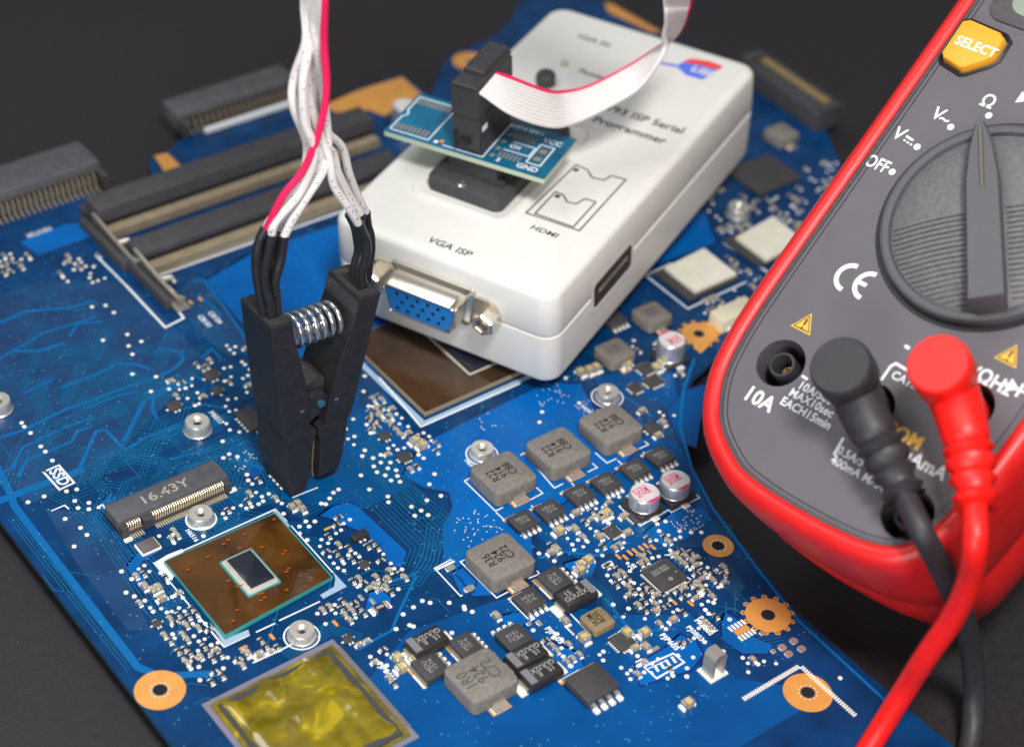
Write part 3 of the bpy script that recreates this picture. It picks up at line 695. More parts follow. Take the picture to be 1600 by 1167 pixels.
# --- QFN chips
def qfn(px, py, w, d, h, pins, label=None, txt=None, M=M_epoxy, rz=0):
    p = at(px, py, h); mb = MB(); mb.rbox((0, 0, .012), (w, d, h-.012), .008, .01, M, 1)
    o = mb.build('chip', board, loc=BL((p.x, p.y, 0)), rz=radians(rz), label=label); mb = MB()
    for s, L in ((0, w), (1, d)):
        c = int(L/pins)-1
        for k in range(c):
            a = -pins*(c-1)/2+k*pins
            for sg in (-1, 1):
                if s == 0: mb.box((a, sg*(d/2+.015), .018), (pins*.5, .05, .018), M_dot)
                else: mb.box((sg*(w/2+.015), a, .018), (.05, pins*.5, .018), M_dot)
    mb.build('pins', o, smooth=False, kind='stuff')
    if txt: text(txt, w*.135, M_greylet, o, (0, d*.18, h+.002), 0.0, bold=.001)
    occ(p.x, p.y, w/2+.06, d/2+.06); return o, p
o, p = qfn(1038, 896.5, .58, .60, .085, .046, txt='DAT1B997\nDNR1B4JM')
mb = MB(); mb.ring((.02, -.15), .035, .045, M_greylet, .0875); mb.ring((.02, -.15), .012, .028, M_greylet, .0875); mb.disc((.21, -.07), .018, M_greylet, .0875); mb.build('logo', o, smooth=False)
qfn(995, 806, .26, .26, .07, .05, txt='0GE'); qfn(957, 829, .26, .26, .07, .05, txt='A2'); qfn(973, 1000, .36, .36, .07, .05)
qfn(1010, 577-3, .34, .30, .07, .05); qfn(1021, 597-3, .36, .30, .07, .05); qfn(993, 604, .26, .26, .07, .05); qfn(1019, 668, .26, .26, .08, .08)
o, p = qfn(231, 850, .33, .27, .08, .3, label='crystal oscillator', M=mat('crystal_lid', (0.13, 0.11, 0.105), .42)); mb = MB(); mb.rbox((0, 0, .008), (.39, .33, .03), .02, .01, M_dot, 1); mb.build('solder_rim', o)
qfn(562, 834, .32, .16, .11, .09, M=M_tant); qfn(601, 679, .22, .20, .08, .07); qfn(632, 712, .24, .22, .08, .06); qfn(569, 880, .18, .16, .07, .06); qfn(544, 996, .18, .16, .07, .06); qfn(245, 972, .16, .14, .06, .05)
qfn(330, 584, .30, .26, .09, .09); qfn(340, 608, .2, .2, .08, .07); qfn(80, 640+20-20, .001, .001, .001, 1) if False else None
qfn(272, 632, .26, .22, .09, .08)
# 8-legged memory chip under the clip
CLX, CLY = -4.88, 0.13
mb = MB(); mb.rbox((CLX, CLY+.03, .03), (.52, .52, .17), .01, .03, M_epoxy, 1); fch = bl('flash_chip', mb); occ(CLX, CLY, .65, .72)
mb = MB()
for k in range(4):
    for s in (-1, 1): mb.box((CLX+s*.36, CLY-.19+.127*k, .05), (.18, .045, .03), M_pin); mb.rbox((CLX+s*.44, CLY-.19+.127*k, .008), (.14, .07, .03), .02, .015, M_dot, 2)
bls('flash_chip_lead', mb)
qfn(392, 652, .36, .62, .12, .1)
# memory chips with pale pads
def mem(px, py, w, d, pad, lab):
    p = at(px, py, .10); mb = MB(); mb.rbox((0, 0, .02), (w, d, .08), .01, .01, M_epoxy, 1); o = mb.build('memory_chip', board, loc=BL((p.x, p.y, 0)), label=lab)
    if pad:
        W_ = [at(*c, .16) for c in pad]; mb = MB()
        mb.loft([[(q.x-p.x, q.y-p.y, .10) for q in W_], [(q.x-p.x, q.y-p.y, .17) for q in W_]], M_white); mb.build('thermal_pad', o, smooth=False)
    occ(p.x, p.y, w/2+.1, d/2+.1)
mem(1089, 429, 1.45, 1.15, [(1039, 418.6), (1086, 456), (1151, 428), (1100, 388)], 'memory chip with a cream pad')
mem(1196, 378, 1.45, 1.15, [(1150, 371), (1198, 407), (1256, 376), (1208, 338)], 'memory chip with a cream pad partly behind the meter')
mem(1194, 271, 1.35, 1.15, None, None); mem(1165, 205+100, .01, .01, None, None) if False else None
qfn(1218, 205, .5, .5, .2, .1)
# --- M.2 card socket
s0 = at(165, 790, .32); s1 = at(325, 716, .32); mx, my = (s0.x+s1.x)/2, (s0.y+s1.y)/2
p0 = at(200, 806, .32)
L_ = 2.22; cxm = (s0.x+s1.x)/2+.02; top_y = s0.y; dpt = .50
mb = MB(); mb.rbox((cxm, top_y-dpt/2, .05), (L_, dpt, .27), .01, .015, M_conng, 1); occ(cxm, top_y-.35, 1.25, .5)
m2 = bl('card_socket', mb); text('16.43Y', .30, mat('socket_print', (0.36, 0.33, 0.28), .6), m2, (cxm-.05, top_y-dpt/2, .3225), 0.0, bold=.004, sx=1.15)
mb = MB(); mb.box((cxm, top_y-dpt/2-.06, .05), (L_, dpt+.10, .09), M_conn); mb.box((cxm-L_/2+.07, top_y-dpt-.06, .12), (.13, .14, .20), M_conn); mb.box((cxm+L_/2-.06, top_y-dpt-.06, .12), (.12, .14, .20), M_conn); mb.box((cxm-.57, top_y-dpt-.06, .12), (.20, .14, .20), M_conn)
mb.build('housing', m2, smooth=False)
cp = MB()
for dz in ((-.0,),):
    cp.tube([(0, 0, .24), (0, -.03, .25), (0, -.07, .22), (0, -.075, .06), (0, -.10, .025), (0, -.22, .022)], .013, mat('socket_pin', (.80, .66, .42), .35, metal=.35), 5)
cm = cp.mesh('contact_pin')
for k in range(44):
    x = cxm-L_/2+.16+k*.0455
    if abs(x-(cxm-.57)) < .115 or x > cxm+L_/2-.13: continue
    link('contact_pin', cm, m2, (x, top_y-dpt, 0))
mb = MB()
for k in range(48): mb.box((cxm-L_/2+.05+k*.045, top_y+.012, .30), (.018, .03, .03), M_conng)
mb.build('teeth', m2, smooth=False, kind='stuff')
mb = MB(); mb.rbox((cxm-L_/2+.08, top_y-dpt-.19, .008), (.16, .10, .03), .02, .015, M_dot, 2); mb.rbox((cxm+L_/2+.03, top_y-dpt-.10, .008), (.16, .10, .03), .02, .015, M_dot, 2); build_split(mb, 'anchor_pad', m2)
# --- SO-DIMM memory slots
def dimm(x0, x1, yf, name_label, hgt=.42):
    o = None
    mb = MB(); mb.rbox(((x0+x1)/2, yf+.62, 0.01), (x1-x0, .62, hgt), .02, .03, M_conn, 1); mb.box(((x0+x1)/2, yf+1.12, .07), (x1-x0, .40, .12), M_groove) if False else None; mb.rbox(((x0+x1)/2, yf+1.08, 0.01), (x1-x0, .34, hgt*.4), .02, .03, M_conng if False else M_conn, 1); o = bl('memory_slot', mb, label=name_label)
    mb = MB(); mb.box(((x0+x1)/2, yf+.16, .13), (x1-x0-.1, .30, .20), M_tan); mb.build('contact_row', o, smooth=False)
    mb = MB(); mb.box(((x0+x1)/2, yf+.29, .24), (x1-x0-.05, .06, .14), M_groove); mb.build('slot_opening', o, smooth=False)
    n = int((x1-x0)/.06); mb = MB()
    for k in range(n): mb.box((x0+.08+k*.06, yf+.05, .03), (.022, .12, .02), M_pin)
    mb.build('pins', o, smooth=False, kind='stuff')
    mb = MB(); mb.rbox((x0-.15, yf-.15, .01), (.14, 1.9, .24), .02, .02, M_conn, 1); mb.build('latch_arm', o)
    mb = MB(); mb.tube([(x0-.0, yf+.55, .43), (x0, yf+.2, .40), (x0+.02, yf-.4, .30), (x0+.02, yf-1.1, .26), (x0+.12, yf-1.3, .30)], .04, M_pin, 8); mb.box((x0, yf-.35, .17), (.05, 1.9, .24), M_pin); mb.box((x0+.06, yf-.9, .05), (.3, .9, .04), M_pin); mb.tube([(x0+.02, yf-.55, .34), (x0+.2, yf-.6, .36), (x0+.24, yf-.68, .26)], .06, M_pin, 8)
    mb.build('latch_spring', o)
    occ((x0+x1)/2, yf+.45, (x1-x0)/2+.3, .7)
y1 = at(300, 412).y; 
dimm(-4.30, 2.3, y1, 'memory slot nearer the white box'); dimm(-4.42, 2.6, y1+1.58, 'rear memory slot', .62)
# --- SATA-like connectors at the back left, charging port etc.
def backconn(x0, x1, yb, yf, h, pins, lab):
    mb = MB(); mb.rbox(((x0+x1)/2, (yb+yf)/2, .02), (x1-x0, yb-yf, h), .06, .06, M_conng, 2); o = bl('edge_connector', mb, label=lab)
    mb = MB(); mb.box((x0+.06, yf-.16, h*.35), (.14, .34, h*.7), M_conn); mb.box((x1-.06, yf-.16, h*.35), (.14, .34, h*.7), M_conn); mb.box(((x0+x1)/2, yf-.02, h*.55), (x1-x0, .05, .10), M_groove); mb.build('end_blocks', o, smooth=False)
    cp = MB(); cp.tube([(0, 0, h*.62), (0, -.09, h*.55), (0, -.13, .06), (0, -.32, .03)], .022, M_tan, 6); cm = cp.mesh('contact_pin')
    for k in range(pins): link('contact_pin', cm, o, (x0+.22+(x1-x0-.44)*k/(pins-1), yf-.02, 0))
    occ((x0+x1)/2, (yf+yb)/2-.2, (x1-x0)/2, .7)
yA = at(70, 322).y
backconn(-7.6, -3.45, yA+1.15, yA+.15, .55, 30, 'grey connector at the back left edge')
p = at(345, 205, .3); backconn(-1.0, 2.2, 12.1, 11.35, .42, 18, 'grey connector behind the memory slots')
mb = MB(); mb.box((.7, 10.92, .09), (2.5, .12, .10), M_silk); bl('flat_cable_latch', mb, smooth=False)
# charging / battery connector at the right back (black with golden strip)
a, b = at(1186, 95, .5), at(1290, 165, .5); dv = (b-a); ang = atan2(dv.y, dv.x); mid = (a+b)/2
mb = MB(); mb.rbox((0, 0, 0), (dv.length+.5, .85, .5), .04, .04, M_conn, 2); o = mb.build('battery_connector', board, loc=BL((mid.x, mid.y, 0)), rz=ang, label='black connector with golden contact strip')
mb = MB(); mb.box((0, .12, .51), (dv.length, .22, .05), M_gold); mb.build('contact_strip', o, smooth=False)
for sg in (-1, 1): mb = MB(); mb.rbox((sg*(dv.length/2+.16), -.05, .5), (.26, .6, .12), .03, .03, M_conn, 2); mb.build('end_block', o)
# cream connector near the meter
p = at(1148, 482, .3); mb = MB(); mb.rbox((0, 0, 0), (1.0, .45, .30), .03, .03, M_cream, 2); o = mb.build('cream_connector', board, loc=BL((p.x, p.y, 0)), label='cream coloured cable connector')
mb = MB()
for k in range(4): mb.box((-.35+.22*k, -.28, .07), (.08, .16, .08), M_dot)
mb.build('pins', o, smooth=False); occ(p.x, p.y, .6, .4)
# grey metal clip near the bottom right
p = at(1127, 1012, .55); mb = MB()
gm = mat('grey_clip_metal', (0.42, 0.40, 0.37), .38, metal=.5)
ths = .045; w_, h_, d_ = .28, .55, .26
L = [[(x, y0_, z) for x, z in [(-w_/2, 0), (-w_/2, h_-.08), (-w_/2+.06, h_), (w_/2-.06, h_), (w_/2, h_-.08), (w_/2, 0), (w_/2-ths, 0), (w_/2-ths, h_-.1), (w_/2-.08, h_-ths), (-w_/2+.08, h_-ths), (-w_/2+ths, h_-.1), (-w_/2+ths, 0)]] for y0_ in (-d_/2, d_/2)]
mb.loft(L[::-1], gm, True, True); mb.box((0, 0, .02), (w_+.12, d_+.1, .03), M_dot)
mb.build('metal_clip', board, loc=BL((p.x-.1, p.y, 0)), smooth=False, label='grey metal shield clip'); occ(p.x, p.y, .3, .3)
# --- larger ceramic capacitors (tan / yellow) and small parts
def make_smd(L, w, h, Mb, e=.28):
    mb = MB(); mb.box((0, 0, h/2+.01), (L*(1-2*e), w*.96, h), Mb)
    for s in (-1, 1): mb.rbox((s*L*(.5-e/2), 0, .01), (L*e, w, h*1.06), .008, .008, M_solder, 1); mb.rbox((s*L*.56, 0, .004), (L*.22, w*1.15, h*.35), .01, .01, M_dot, 1)
    return mb.mesh('capacitor')
S_y = make_smd(.21, .14, .13, M_cery); S_t = make_smd(.17, .10, .09, M_cer); S_c = make_smd(.132, .072, .06, M_cer, .3); S_r = make_smd(.132, .072, .045, M_res, .33); S_R = make_smd(.30, .16, .05, M_res, .2)
def put(name, me, px, py, rz, r=.1, h=0.05):
    p = at(px, py, h); link(name, me, board, BL((p.x, p.y, 0)), radians(rz)); occ(p.x, p.y, r, r)
for px, py, a in ((873, 831, 0), (906, 892, 0), (908, 884, 0), (948, 803, 90), (918, 937-60, 0), (913, 998, 90), (1006, 990, 0), (979, 570, 0), (1034, 570, 90), (1026, 576, 90), (908, 583, 90), (921, 580, 90), (932, 576, 90), (648, 690, 0), (659, 697, 0), (648, 1030, 0), (627, 1045, 0), (622, 1030, 90), (980, 990, 90), (1074, 1100, 0)): put('capacitor', S_y, px, py, a, .13)
for px, py, a in ((900, 806-5, 0), (938, 806, 0), (975, 806, 0), (1010, 803, 0), (937, 838, 90), (940, 808, 90), (980, 832, 0), (899, 826, 90), (862, 862, 0), (870, 858, 90), (457, 792, 90), (466, 787, 90), (473, 795, 90), (240, 922, 90), (248, 918, 90), (253, 935, 0), (226, 916, 90), (405, 1022, 0), (386, 1020, 90), (1003, 662-20, 0), (1036, 660, 90), (1028, 680, 0), (1052, 968, 0), (992, 1012, 0), (1010, 1010, 90), (884, 970, 90), (893, 770, 90), (776, 962, 90)): put('capacitor', S_t, px, py, a, .1)
put('resistor', S_R, 594, 948, 0, .25)
p = at(594, 948, .06); text('000', .09, M_silk, board, BL((p.x, p.y, .068)), 0.0)
# pads of the unpopulated part and other bare solder pads
mb = MB()
for px, py, w, d in ((703, 888, .20, .13), (733, 920, .22, .13), (600, 948, .001, .001), (564, 934, .07, .16), (582, 940, .07, .16), (870, 960, .09, .14), (888, 826, .09, .13), (842, 974, .10, .14), (826, 975, .1, .1), (800, 925-5, .08, .12), (1022, 1015, .22, .08), (890, 985, .05, .28), (713, 1025, .12, .22), (1190, 990, .1, .1), (1240, 1002, .16, .14), (1222, 1012, .16, .14), (1252, 1014, .16, .14), (1232, 1022, .16, .14), (1208, 1018, .1, .1)):
    if w < .01: continue
    p = at(px, py); mb.rbox((p.x, p.y, .006), (w, d, .02), min(w, d)*.35, .012, M_solder, 3); occ(p.x, p.y, w/2+.05, d/2+.05)
bls('solder_pad', mb)
# small connector pads (1150,1000) with copper middle
mb = MB(); pc = at(1159, 985)
for k in range(5):
    for s in (-1, 1): mb.box((pc.x+(k-2)*.075, pc.y+s*.13, .010), (.045, .12, .012), M_dot)
mb.box((pc.x, pc.y, .010), (.30, .12, .010), M_copper); bl('bare_footprint', mb, smooth=False); occ(pc.x, pc.y, .25, .25)
# square bare footprint at lower right (rows of solder)
mb = MB(); q = at(1250, 1040)
for k in range(26): mb.rbox((q.x-.05-k*.05, q.y, .006), (.032, .09, .02), .01, .01, M_dot, 1); mb.rbox((q.x, q.y-.05-k*.05, .006), (.09, .032, .02), .01, .01, M_dot, 1)
bl('chip_footprint', mb); occ(q.x-.6, q.y, .7, .1); occ(q.x, q.y-.6, .1, .7)
# --- small parts in clusters, placed on a loose grid in the dense regions
def inpoly_(x, y, P):
    r = False; j = len(P)-1
    for i in range(len(P)):
        if (P[i][1] > y) != (P[j][1] > y) and x < (P[j][0]-P[i][0])*(y-P[i][1])/(P[j][1]-P[i][1])+P[i][0]: r = not r
        j = i
    return r
REG = [  # pixel polygon, share of cells holding a part, share holding a dot, far/near order
 ([(925, 860), (960, 835), (1010, 838), (1060, 832), (1108, 850), (1138, 895), (1125, 940), (1085, 955), (1040, 965), (1000, 955), (960, 925), (935, 900)], .46, .30),
 ([(485, 835), (545, 800), (592, 845), (640, 900), (604, 942), (560, 935), (525, 885)], .36, .32),
 ([(355, 1020), (545, 925), (575, 960), (535, 985), (470, 1010), (390, 1060), (330, 1075)], .40, .28),
 ([(212, 880), (246, 888), (345, 1005), (350, 1070), (285, 1068), (262, 1008), (215, 958)], .42, .28),
 ([(276, 820), (400, 762), (434, 780), (350, 822), (300, 840)], .22, .48),
 ([(578, 622), (600, 618), (688, 700), (664, 745), (610, 730), (575, 665)], .42, .36),
 ([(205, 832), (280, 822), (275, 860), (215, 885)], .30, .25),
 ([(870, 800), (965, 770), (1000, 830), (930, 860), (880, 850)], .22, .25),
 ([(830, 850), (900, 850), (925, 890), (870, 880)], .10, .22),
 ([(850, 960), (1010, 960), (1010, 1060), (850, 1060)], .26, .30),
 ([(1000, 960), (1130, 960), (1130, 1066), (1020, 1066)], .08, .14),
 ([(900, 560), (1060, 500), (1068, 600), (1030, 620), (960, 600)], .18, .18),
 ([(1100, 300), (1310, 250), (1320, 400), (1180, 500), (1080, 520), (1120, 430)], .14, .14),
 ([(345, 525), (420, 560), (425, 700), (350, 690)], .16, .22),
 ([(400, 745), (455, 790), (430, 800), (380, 770)], .3, .3),
 ([(0, 398), (45, 392), (55, 420), (0, 436)], .35, .35),
 ([(100, 400), (170, 400), (170, 440), (90, 450)], .1, .3),
 ([(150, 790), (210, 800), (230, 830), (175, 850), (150, 815)], .10, .35),
 ([(255, 600), (330, 560), (350, 620), (290, 650)], .2, .25),
 ([(560, 1000), (650, 1020), (640, 1070), (570, 1070)], .3, .2),
 ([(1140, 1030), (1200, 1000), (1330, 1066), (1150, 1075)], .02, .55),
 ([(880, 600), (1000, 640), (1060, 640), (1060, 700), (1010, 690), (930, 640)], .05, .12),
 ([(505, 620), (560, 650), (560, 700), (520, 690)], .0, .3)]
rg = random.Random(11); cells = []; dots = []
for P, fp_, fd in REG:
    W_ = [w2(*p) for p in P]; x0 = min(p[0] for p in W_); x1 = max(p[0] for p in W_); y0 = min(p[1] for p in W_); y1_ = max(p[1] for p in W_)
    g = .135; y = y0
    while y < y1_:
        x = x0
        while x < x1:
            if inpoly(x, y, W_) and free(x, y, .055):
                r = rg.random()
                if r < fp_: cells.append((x+rg.uniform(-.015, .015), y+rg.uniform(-.015, .015), 90 if rg.random() < .72 else 0)); occ(x, y, .03, .06)
                elif r < fp_+fd: dots.append((x+rg.uniform(-.03, .03), y+rg.uniform(-.03, .03), rg.uniform(.036, .044))); occ(x, y, .03, .03)
            x += g
        y += g*1.08
# explicit test points read from the photograph
for px, py in ((22, 648), (34, 661), (38, 667), (48, 677), (64, 698), (71, 706), (82, 720), (104, 768), (120, 765), (69, 776), (44, 785), (117, 783), (122, 794), (139, 786), (139, 796), (207, 554), (207, 585), (244, 589), (262, 596), (290, 607), (236, 612), (144, 480), (165, 478), (178, 489), (199, 523), (161, 532), (221, 534), (201, 541), (126, 825), (136, 836), (116, 854), (184, 845-5), (163, 808), (102, 811), (190, 893), (206, 905), (210, 932), (197, 926), (270, 836), (318, 838), (355, 772), (348, 690), (358, 710), (349, 716), (371, 714), (400, 733), (386, 742), (388, 751), (351, 596), (305, 634), (570, 588), (568, 612), (582, 624), (576, 635), (578, 648), (573, 664), (579, 677), (570, 704), (566, 713), (595, 711), (595, 723), (583, 716), (584, 729), (589, 738), (564, 743), (610, 713), (610, 723), (606, 732), (602, 743), (611, 751), (619, 735), (621, 744), (625, 753), (629, 727), (654, 711), (679, 741), (671, 757), (689, 775), (667, 782), (643, 792), (658, 798), (648, 806), (669, 805), (606, 776), (607, 785), (611, 890), (628, 890), (646, 949), (660, 939), (672, 942), (702, 942), (725, 948), (630, 960), (640, 977), (619, 983), (540, 750), (533, 756), (529, 765), (521, 770), (505, 770), (515, 779), (509, 788), (502, 787), (491, 774), (443, 803), (478, 815), (492, 815), (468, 823), (483, 823), (468, 834), (480, 844), (577, 765), (843, 660), (847, 644), (862, 582-5), (884, 591), (905, 660-30), (845, 962-3), (833, 985), (790, 985), (842, 870-5), (932, 831), (961, 905-60), (951, 878-60), (1124, 872), (1135, 895), (1127, 916), (1115, 942), (1011, 780), (1027, 819), (1040, 815), (1030, 830), (1062, 835-5), (1080, 832), (1096, 832), (1140, 968), (1130, 1018), (866, 877), (912, 878), (935, 926), (958, 945), (982, 951), (1035, 978), (1062, 972), (1014, 993), (738, 962-6), (726, 949+3), (690, 985), (706, 989), (646, 979), (892, 1041), (880, 1026), (1071, 1042), (1073, 1057), (1102, 953), (1093, 925), (1107, 959)):
    p = at(px, py)
    if free(p.x, p.y, .01): dots.append((p.x, p.y, .046)); occ(p.x, p.y, .03, .03)
def camd(t): return (V((t[0], t[1], 0))-CAM).length
cells.sort(key=camd)
for i, (x, y, a) in enumerate(cells[:290]):
    r = rg.random(); nm, me = ('resistor', S_r) if r < .5 else ('ceramic_capacitor', S_c)
    link(nm, me, board, BL((x, y, 0)), radians(a))
if cells[290:]:
    mb = MB()
    for x, y, a in cells[290:]:
        Mx = M_res if rg.random() < .5 else M_cer; hx, hy = (.035, .03) if a == 0 else (.03, .035)
        mb.box((x, y, .03), (2*hx, 2*hy, .05), Mx)
        for s in (-1, 1):
            d = (.045*s, 0) if a == 0 else (0, .045*s); mb.box((x+d[0], y+d[1], .03), ((.035, .062, .052) if a == 0 else (.062, .035, .052)), M_dot)
    bl('small_components', mb, smooth=False, kind='stuff')
dots.sort(key=camd)
dm = MB(); dm.lathe([(.036, 0), (.033, .010), (.022, .017), (.001, .019)], (0, 0, 0), M_dot, 10, False, False); dmesh = dm.mesh('solder_dot')
for x, y, r in dots[:290]:
    o = link('solder_dot', dmesh, board, BL((x, y, .008))); o.scale = (r/.036,)*3
if dots[290:]:
    mb = MB()
    for x, y, r in dots[290:]: mb.lathe([(r, .008), (r*.9, .018), (r*.6, .025), (.001, .027)], (x, y, 0), M_dot, 8, False, False)
    bl('solder_dots', mb, kind='stuff')
# tiny vias
mb = MB()
for k in range(2600):
    x, y = rt.uniform(-9.8, 6), rt.uniform(-8.5, 9)
    if free(x, y, .02) and inpoly(x, y, OUT) and inpoly(x+.1, y+.1, OUT) and inpoly(x+.1, y-.1, OUT): mb.disc((x, y), rt.choice([.014, .018]), M_via, .0128, 7)
for cx_, cy_, n, s in ((740, 825, 40, .45), (800, 560+60, 0, .3), (862, 620, 22, .35), (1075, 815, 40, .3), (895, 945, 25, .25), (380, 720, 22, .25), (920, 640, 24, .3), (760, 660, 8, .3)):
    c = w2(cx_, cy_)
    for k in range(n):
        x, y = c[0]+rt.uniform(-s, s), c[1]+rt.uniform(-s, s)*.8
        if free(x, y, .02): mb.disc((x, y), .015, M_dot, .0135, 6)
bl('vias', mb, smooth=False, kind='stuff')
# plastic feet that carry the board
for x, y in ((-9.4, -5.2), (-9.4, 4.5), (-1.2, -9.2), (-3.5, -11.5), (9.5, 1.8), (4.5, 10.5), (-1, 6.0), (3, -3)):
    mb = MB(); mb.lathe([(.22, 0), (.25, .03), (.22, TZ*-1-.12)], (0, 0, 0), M_conn, 14); mb.build('foot', board, loc=BL((x, y, TZ)))

# ================================================================== WHITE PROGRAMMER BOX
ro = V((-1.843, 3.806, 2.433)); c0 = V((0.3729, -0.9271, 0.0388)); c1 = V((0.923, 0.3749, 0.0869)); c2 = c0.cross(c1).normalized(); c0.normalize(); c1 = c2.cross(c0)
def frame(o, a, b, c):
    m = Matrix.Identity(4)
    for i in range(3): m[i][0] = a[i]; m[i][1] = b[i]; m[i][2] = c[i]; m[i][3] = o[i]
    return m
DX, DY, DZ = 5.1, 9.015, 2.25
prog = thing('programmer_box', 'white plastic device with a blue video socket on its front, lying across the circuit board', 'electronic device', matrix=frame(ro, c0, c1, c2))
def bp(px, py, z=0.0):
    q = onplane(px, py, ro+c2*z, c2)-ro; return (q.dot(c0), q.dot(c1), q.dot(c2))
def fp(px, py, y=0.0):
    q = onplane(px, py, ro+c1*y, c1)-ro; return (q.dot(c0), q.dot(c1), q.dot(c2))
def rp(px, py, x=DX):
    q = onplane(px, py, ro+c0*x, c0)-ro; return (q.dot(c0), q.dot(c1), q.dot(c2))
def layers(lst, r=.38, n=6): return [[(DX/2+x, DY/2+y, z) for x, y in rrect(DX-2*i, DY-2*i, r-i*.3, n)] for i, z in lst]
mb = MB(); mb.loft(layers([(.05, -1.06), (.035, -1.05), (.0, -.95), (.02, -.14), (.05, -.07), (.10, -.03), (.19, 0)]), M_box); mb.build('upper_shell', prog)
mb = MB(); mb.loft(layers([(.16, -DZ), (.06, -DZ+.05), (.03, -DZ+.15), (.01, -1.2), (.012, -1.085), (.05, -1.075)]), M_box); mb.build('lower_shell', prog)
mb = MB(); mb.loft(layers([(.045, -1.09), (.045, -1.04)]), M_seam, False, False); mb.build('seam', prog)
def ptext(s, px, py, size, rz=0, M=M_print, **k):
    p = bp(px, py); return text(s, size, M, prog, (p[0], p[1], .004), radians(rz), **k)
ptext('VGA ISP', 702, 386, .235, 0, bold=.004, shear=.15, sx=1.15); ptext('HDMI', 850, 362, .19, 0, bold=.004, shear=.15, sx=1.25)
ptext('VGA IN', 927, 64, .24, 0, bold=.004, shear=.15); ptext('Power', 925, 117, .24, 0, bold=.004); ptext('24/25/93 ISP Serial', 985, 180, .32, 1, bold=.007); ptext('Programmer', 983, 204, .32, 1, bold=.007)
ptext('R-Flasher', 1010, 150, .001, 0) if False else None
# printed outline of the memory cards
mb = MB()
def pline(P, w=.035): mb.stroke([bp(*p)[:2] for p in P], w, M_print, .004)
pline([(822, 333), (905, 361), (978, 281), (955, 275), (944, 282), (925, 278), (918, 266), (900, 258), (822, 333), (826, 334)]); pline([(836, 334), (896, 355), (931, 316), (914, 311), (900, 319), (886, 316), (880, 305), (868, 300), (836, 334), (839, 335)])
for c in ((900, 266), (871, 307)): q = bp(*c); mb.disc(q, .06, M_print, .0045, 14)
build_split(mb, 'printed_outline', prog)
# usb logo
mb = MB(); q = bp(1085, 112)
mb.stroke([bp(1028, 98)[:2], bp(1058, 104)[:2]], .09, M_usbb, .004)
Q = [bp(*p)[:2] for p in ((1056, 104), (1068, 97), (1122, 106), (1116, 117), (1096, 125), (1072, 118))]
fillpoly(mb, Q, M_usbb, .0045)
fillpoly(mb, [bp(*p)[:2] for p in ((1066, 97), (1080, 92), (1108, 96), (1130, 104), (1124, 110), (1100, 104))], M_usbr, .006)
mb.build('logo', prog, smooth=False); ptext('USB', 1098, 113, .32, 0, M_box, bold=.01, shear=.2).location.z = .009
# LED and black knob behind the ribbon
q = bp(882, 102); mb = MB(); mb.lathe([(.09, 0), (.09, .05), (.05, .10), (.001, .11)], (q[0], q[1], 0), M_led, 16, False, False); mb.build('indicator_led', prog)
q = bp(853, 131); mb = MB(); mb.lathe([(.21, 0), (.21, .22), (.17, .27), (.001, .28)], (q[0], q[1], 0), M_conn, 24, False, False); mb.build('round_socket', prog)
# pale recess round the black socket
mb = MB(); L = []
for i, z in ((0, .0), (.03, .05), (.10, .055), (.14, .02), (.16, .01)): L.append([(2.02+x, 3.25+y, z) for x, y in rrect(2.3-2*i, 3.6-2*i, .3, 5)])
mb.loft(L, M_box); mb.build('socket_bezel', prog)
mb = MB(); mb.rbox((2.02, 3.2, .01), (1.72, 2.95, .30), .18, .05, M_conn, 4); sk = mb.build('chip_socket', prog)
mb = MB()
for k in range(8):
    for s in (-1, 1): mb.box((2.02+s*.45, 2.2+k*.27, .36), (.5, .17, .14), M_conn)
build_split(mb, 'socket_contact', sk)
q = bp(722, 289, .3); mb = MB(); mb.lathe([(.10, .30), (.10, .33), (.07, .345), (.03, .335), (.001, .33)], (q[0], q[1], 0), M_steel, 16, False, False); mb.build('screw', sk)
mb = MB(); mb.rbox((2.0, 2.7, .31), (1.1, 1.1, .52), .03, .03, M_conn, 2); mb.build('socket_lever_block', sk)
# VGA connector on the front face (faces -y of the box frame)
def fpl(P, y): return [(x, y, z) for x, z in P]
vx, vz = 2.42, -.93
def dshape(w, h, slant, r=.12, n=5):
    pts = [(-w/2, h/2), (w/2, h/2), (w/2-slant, -h/2), (-w/2+slant, -h/2)]; out = []
    for i in range(4):
        p0, p1, p2 = V(pts[i-1]), V(pts[i]), V(pts[(i+1) % 4]); a = p1+(p0-p1).normalized()*r; b = p1+(p2-p1).normalized()*r
        for k in range(n+1):
            t = k/n; q = a*(1-t)**2+p1*2*t*(1-t)+b*t*t; out.append((vx+q.x, vz+q.y))
    return out
vo = MB()
vo.loft([fpl(dshape(1.98, .98, .14, .16), .02), fpl(dshape(1.95, .95, .14, .16), -.06), fpl(dshape(1.72, .76, .13, .14), -.12), fpl(dshape(1.68, .72, .13, .14), -.55), fpl(dshape(1.63, .67, .13, .13), -.58), fpl(dshape(1.58, .62, .12, .12), -.56), fpl(dshape(1.56, .60, .12, .12), -.30)], M_dsub, False, False)
vga = vo.build('video_socket', prog)
mb = MB(); mb.loft([fpl(dshape(1.555, .60, .12, .12), -.2), fpl(dshape(1.555, .60, .12, .12), -.545)], M_vga, False, True); blk = mb.build('blue_insert', vga)
hm = MB(); hm.loft([[(.042*cos(2*pi*i/10), 0, .042*sin(2*pi*i/10)) for i in range(10)], [(.042*cos(2*pi*i/10), -.004, .042*sin(2*pi*i/10)) for i in range(10)]], M_black); hmesh = hm.mesh('pin_hole')
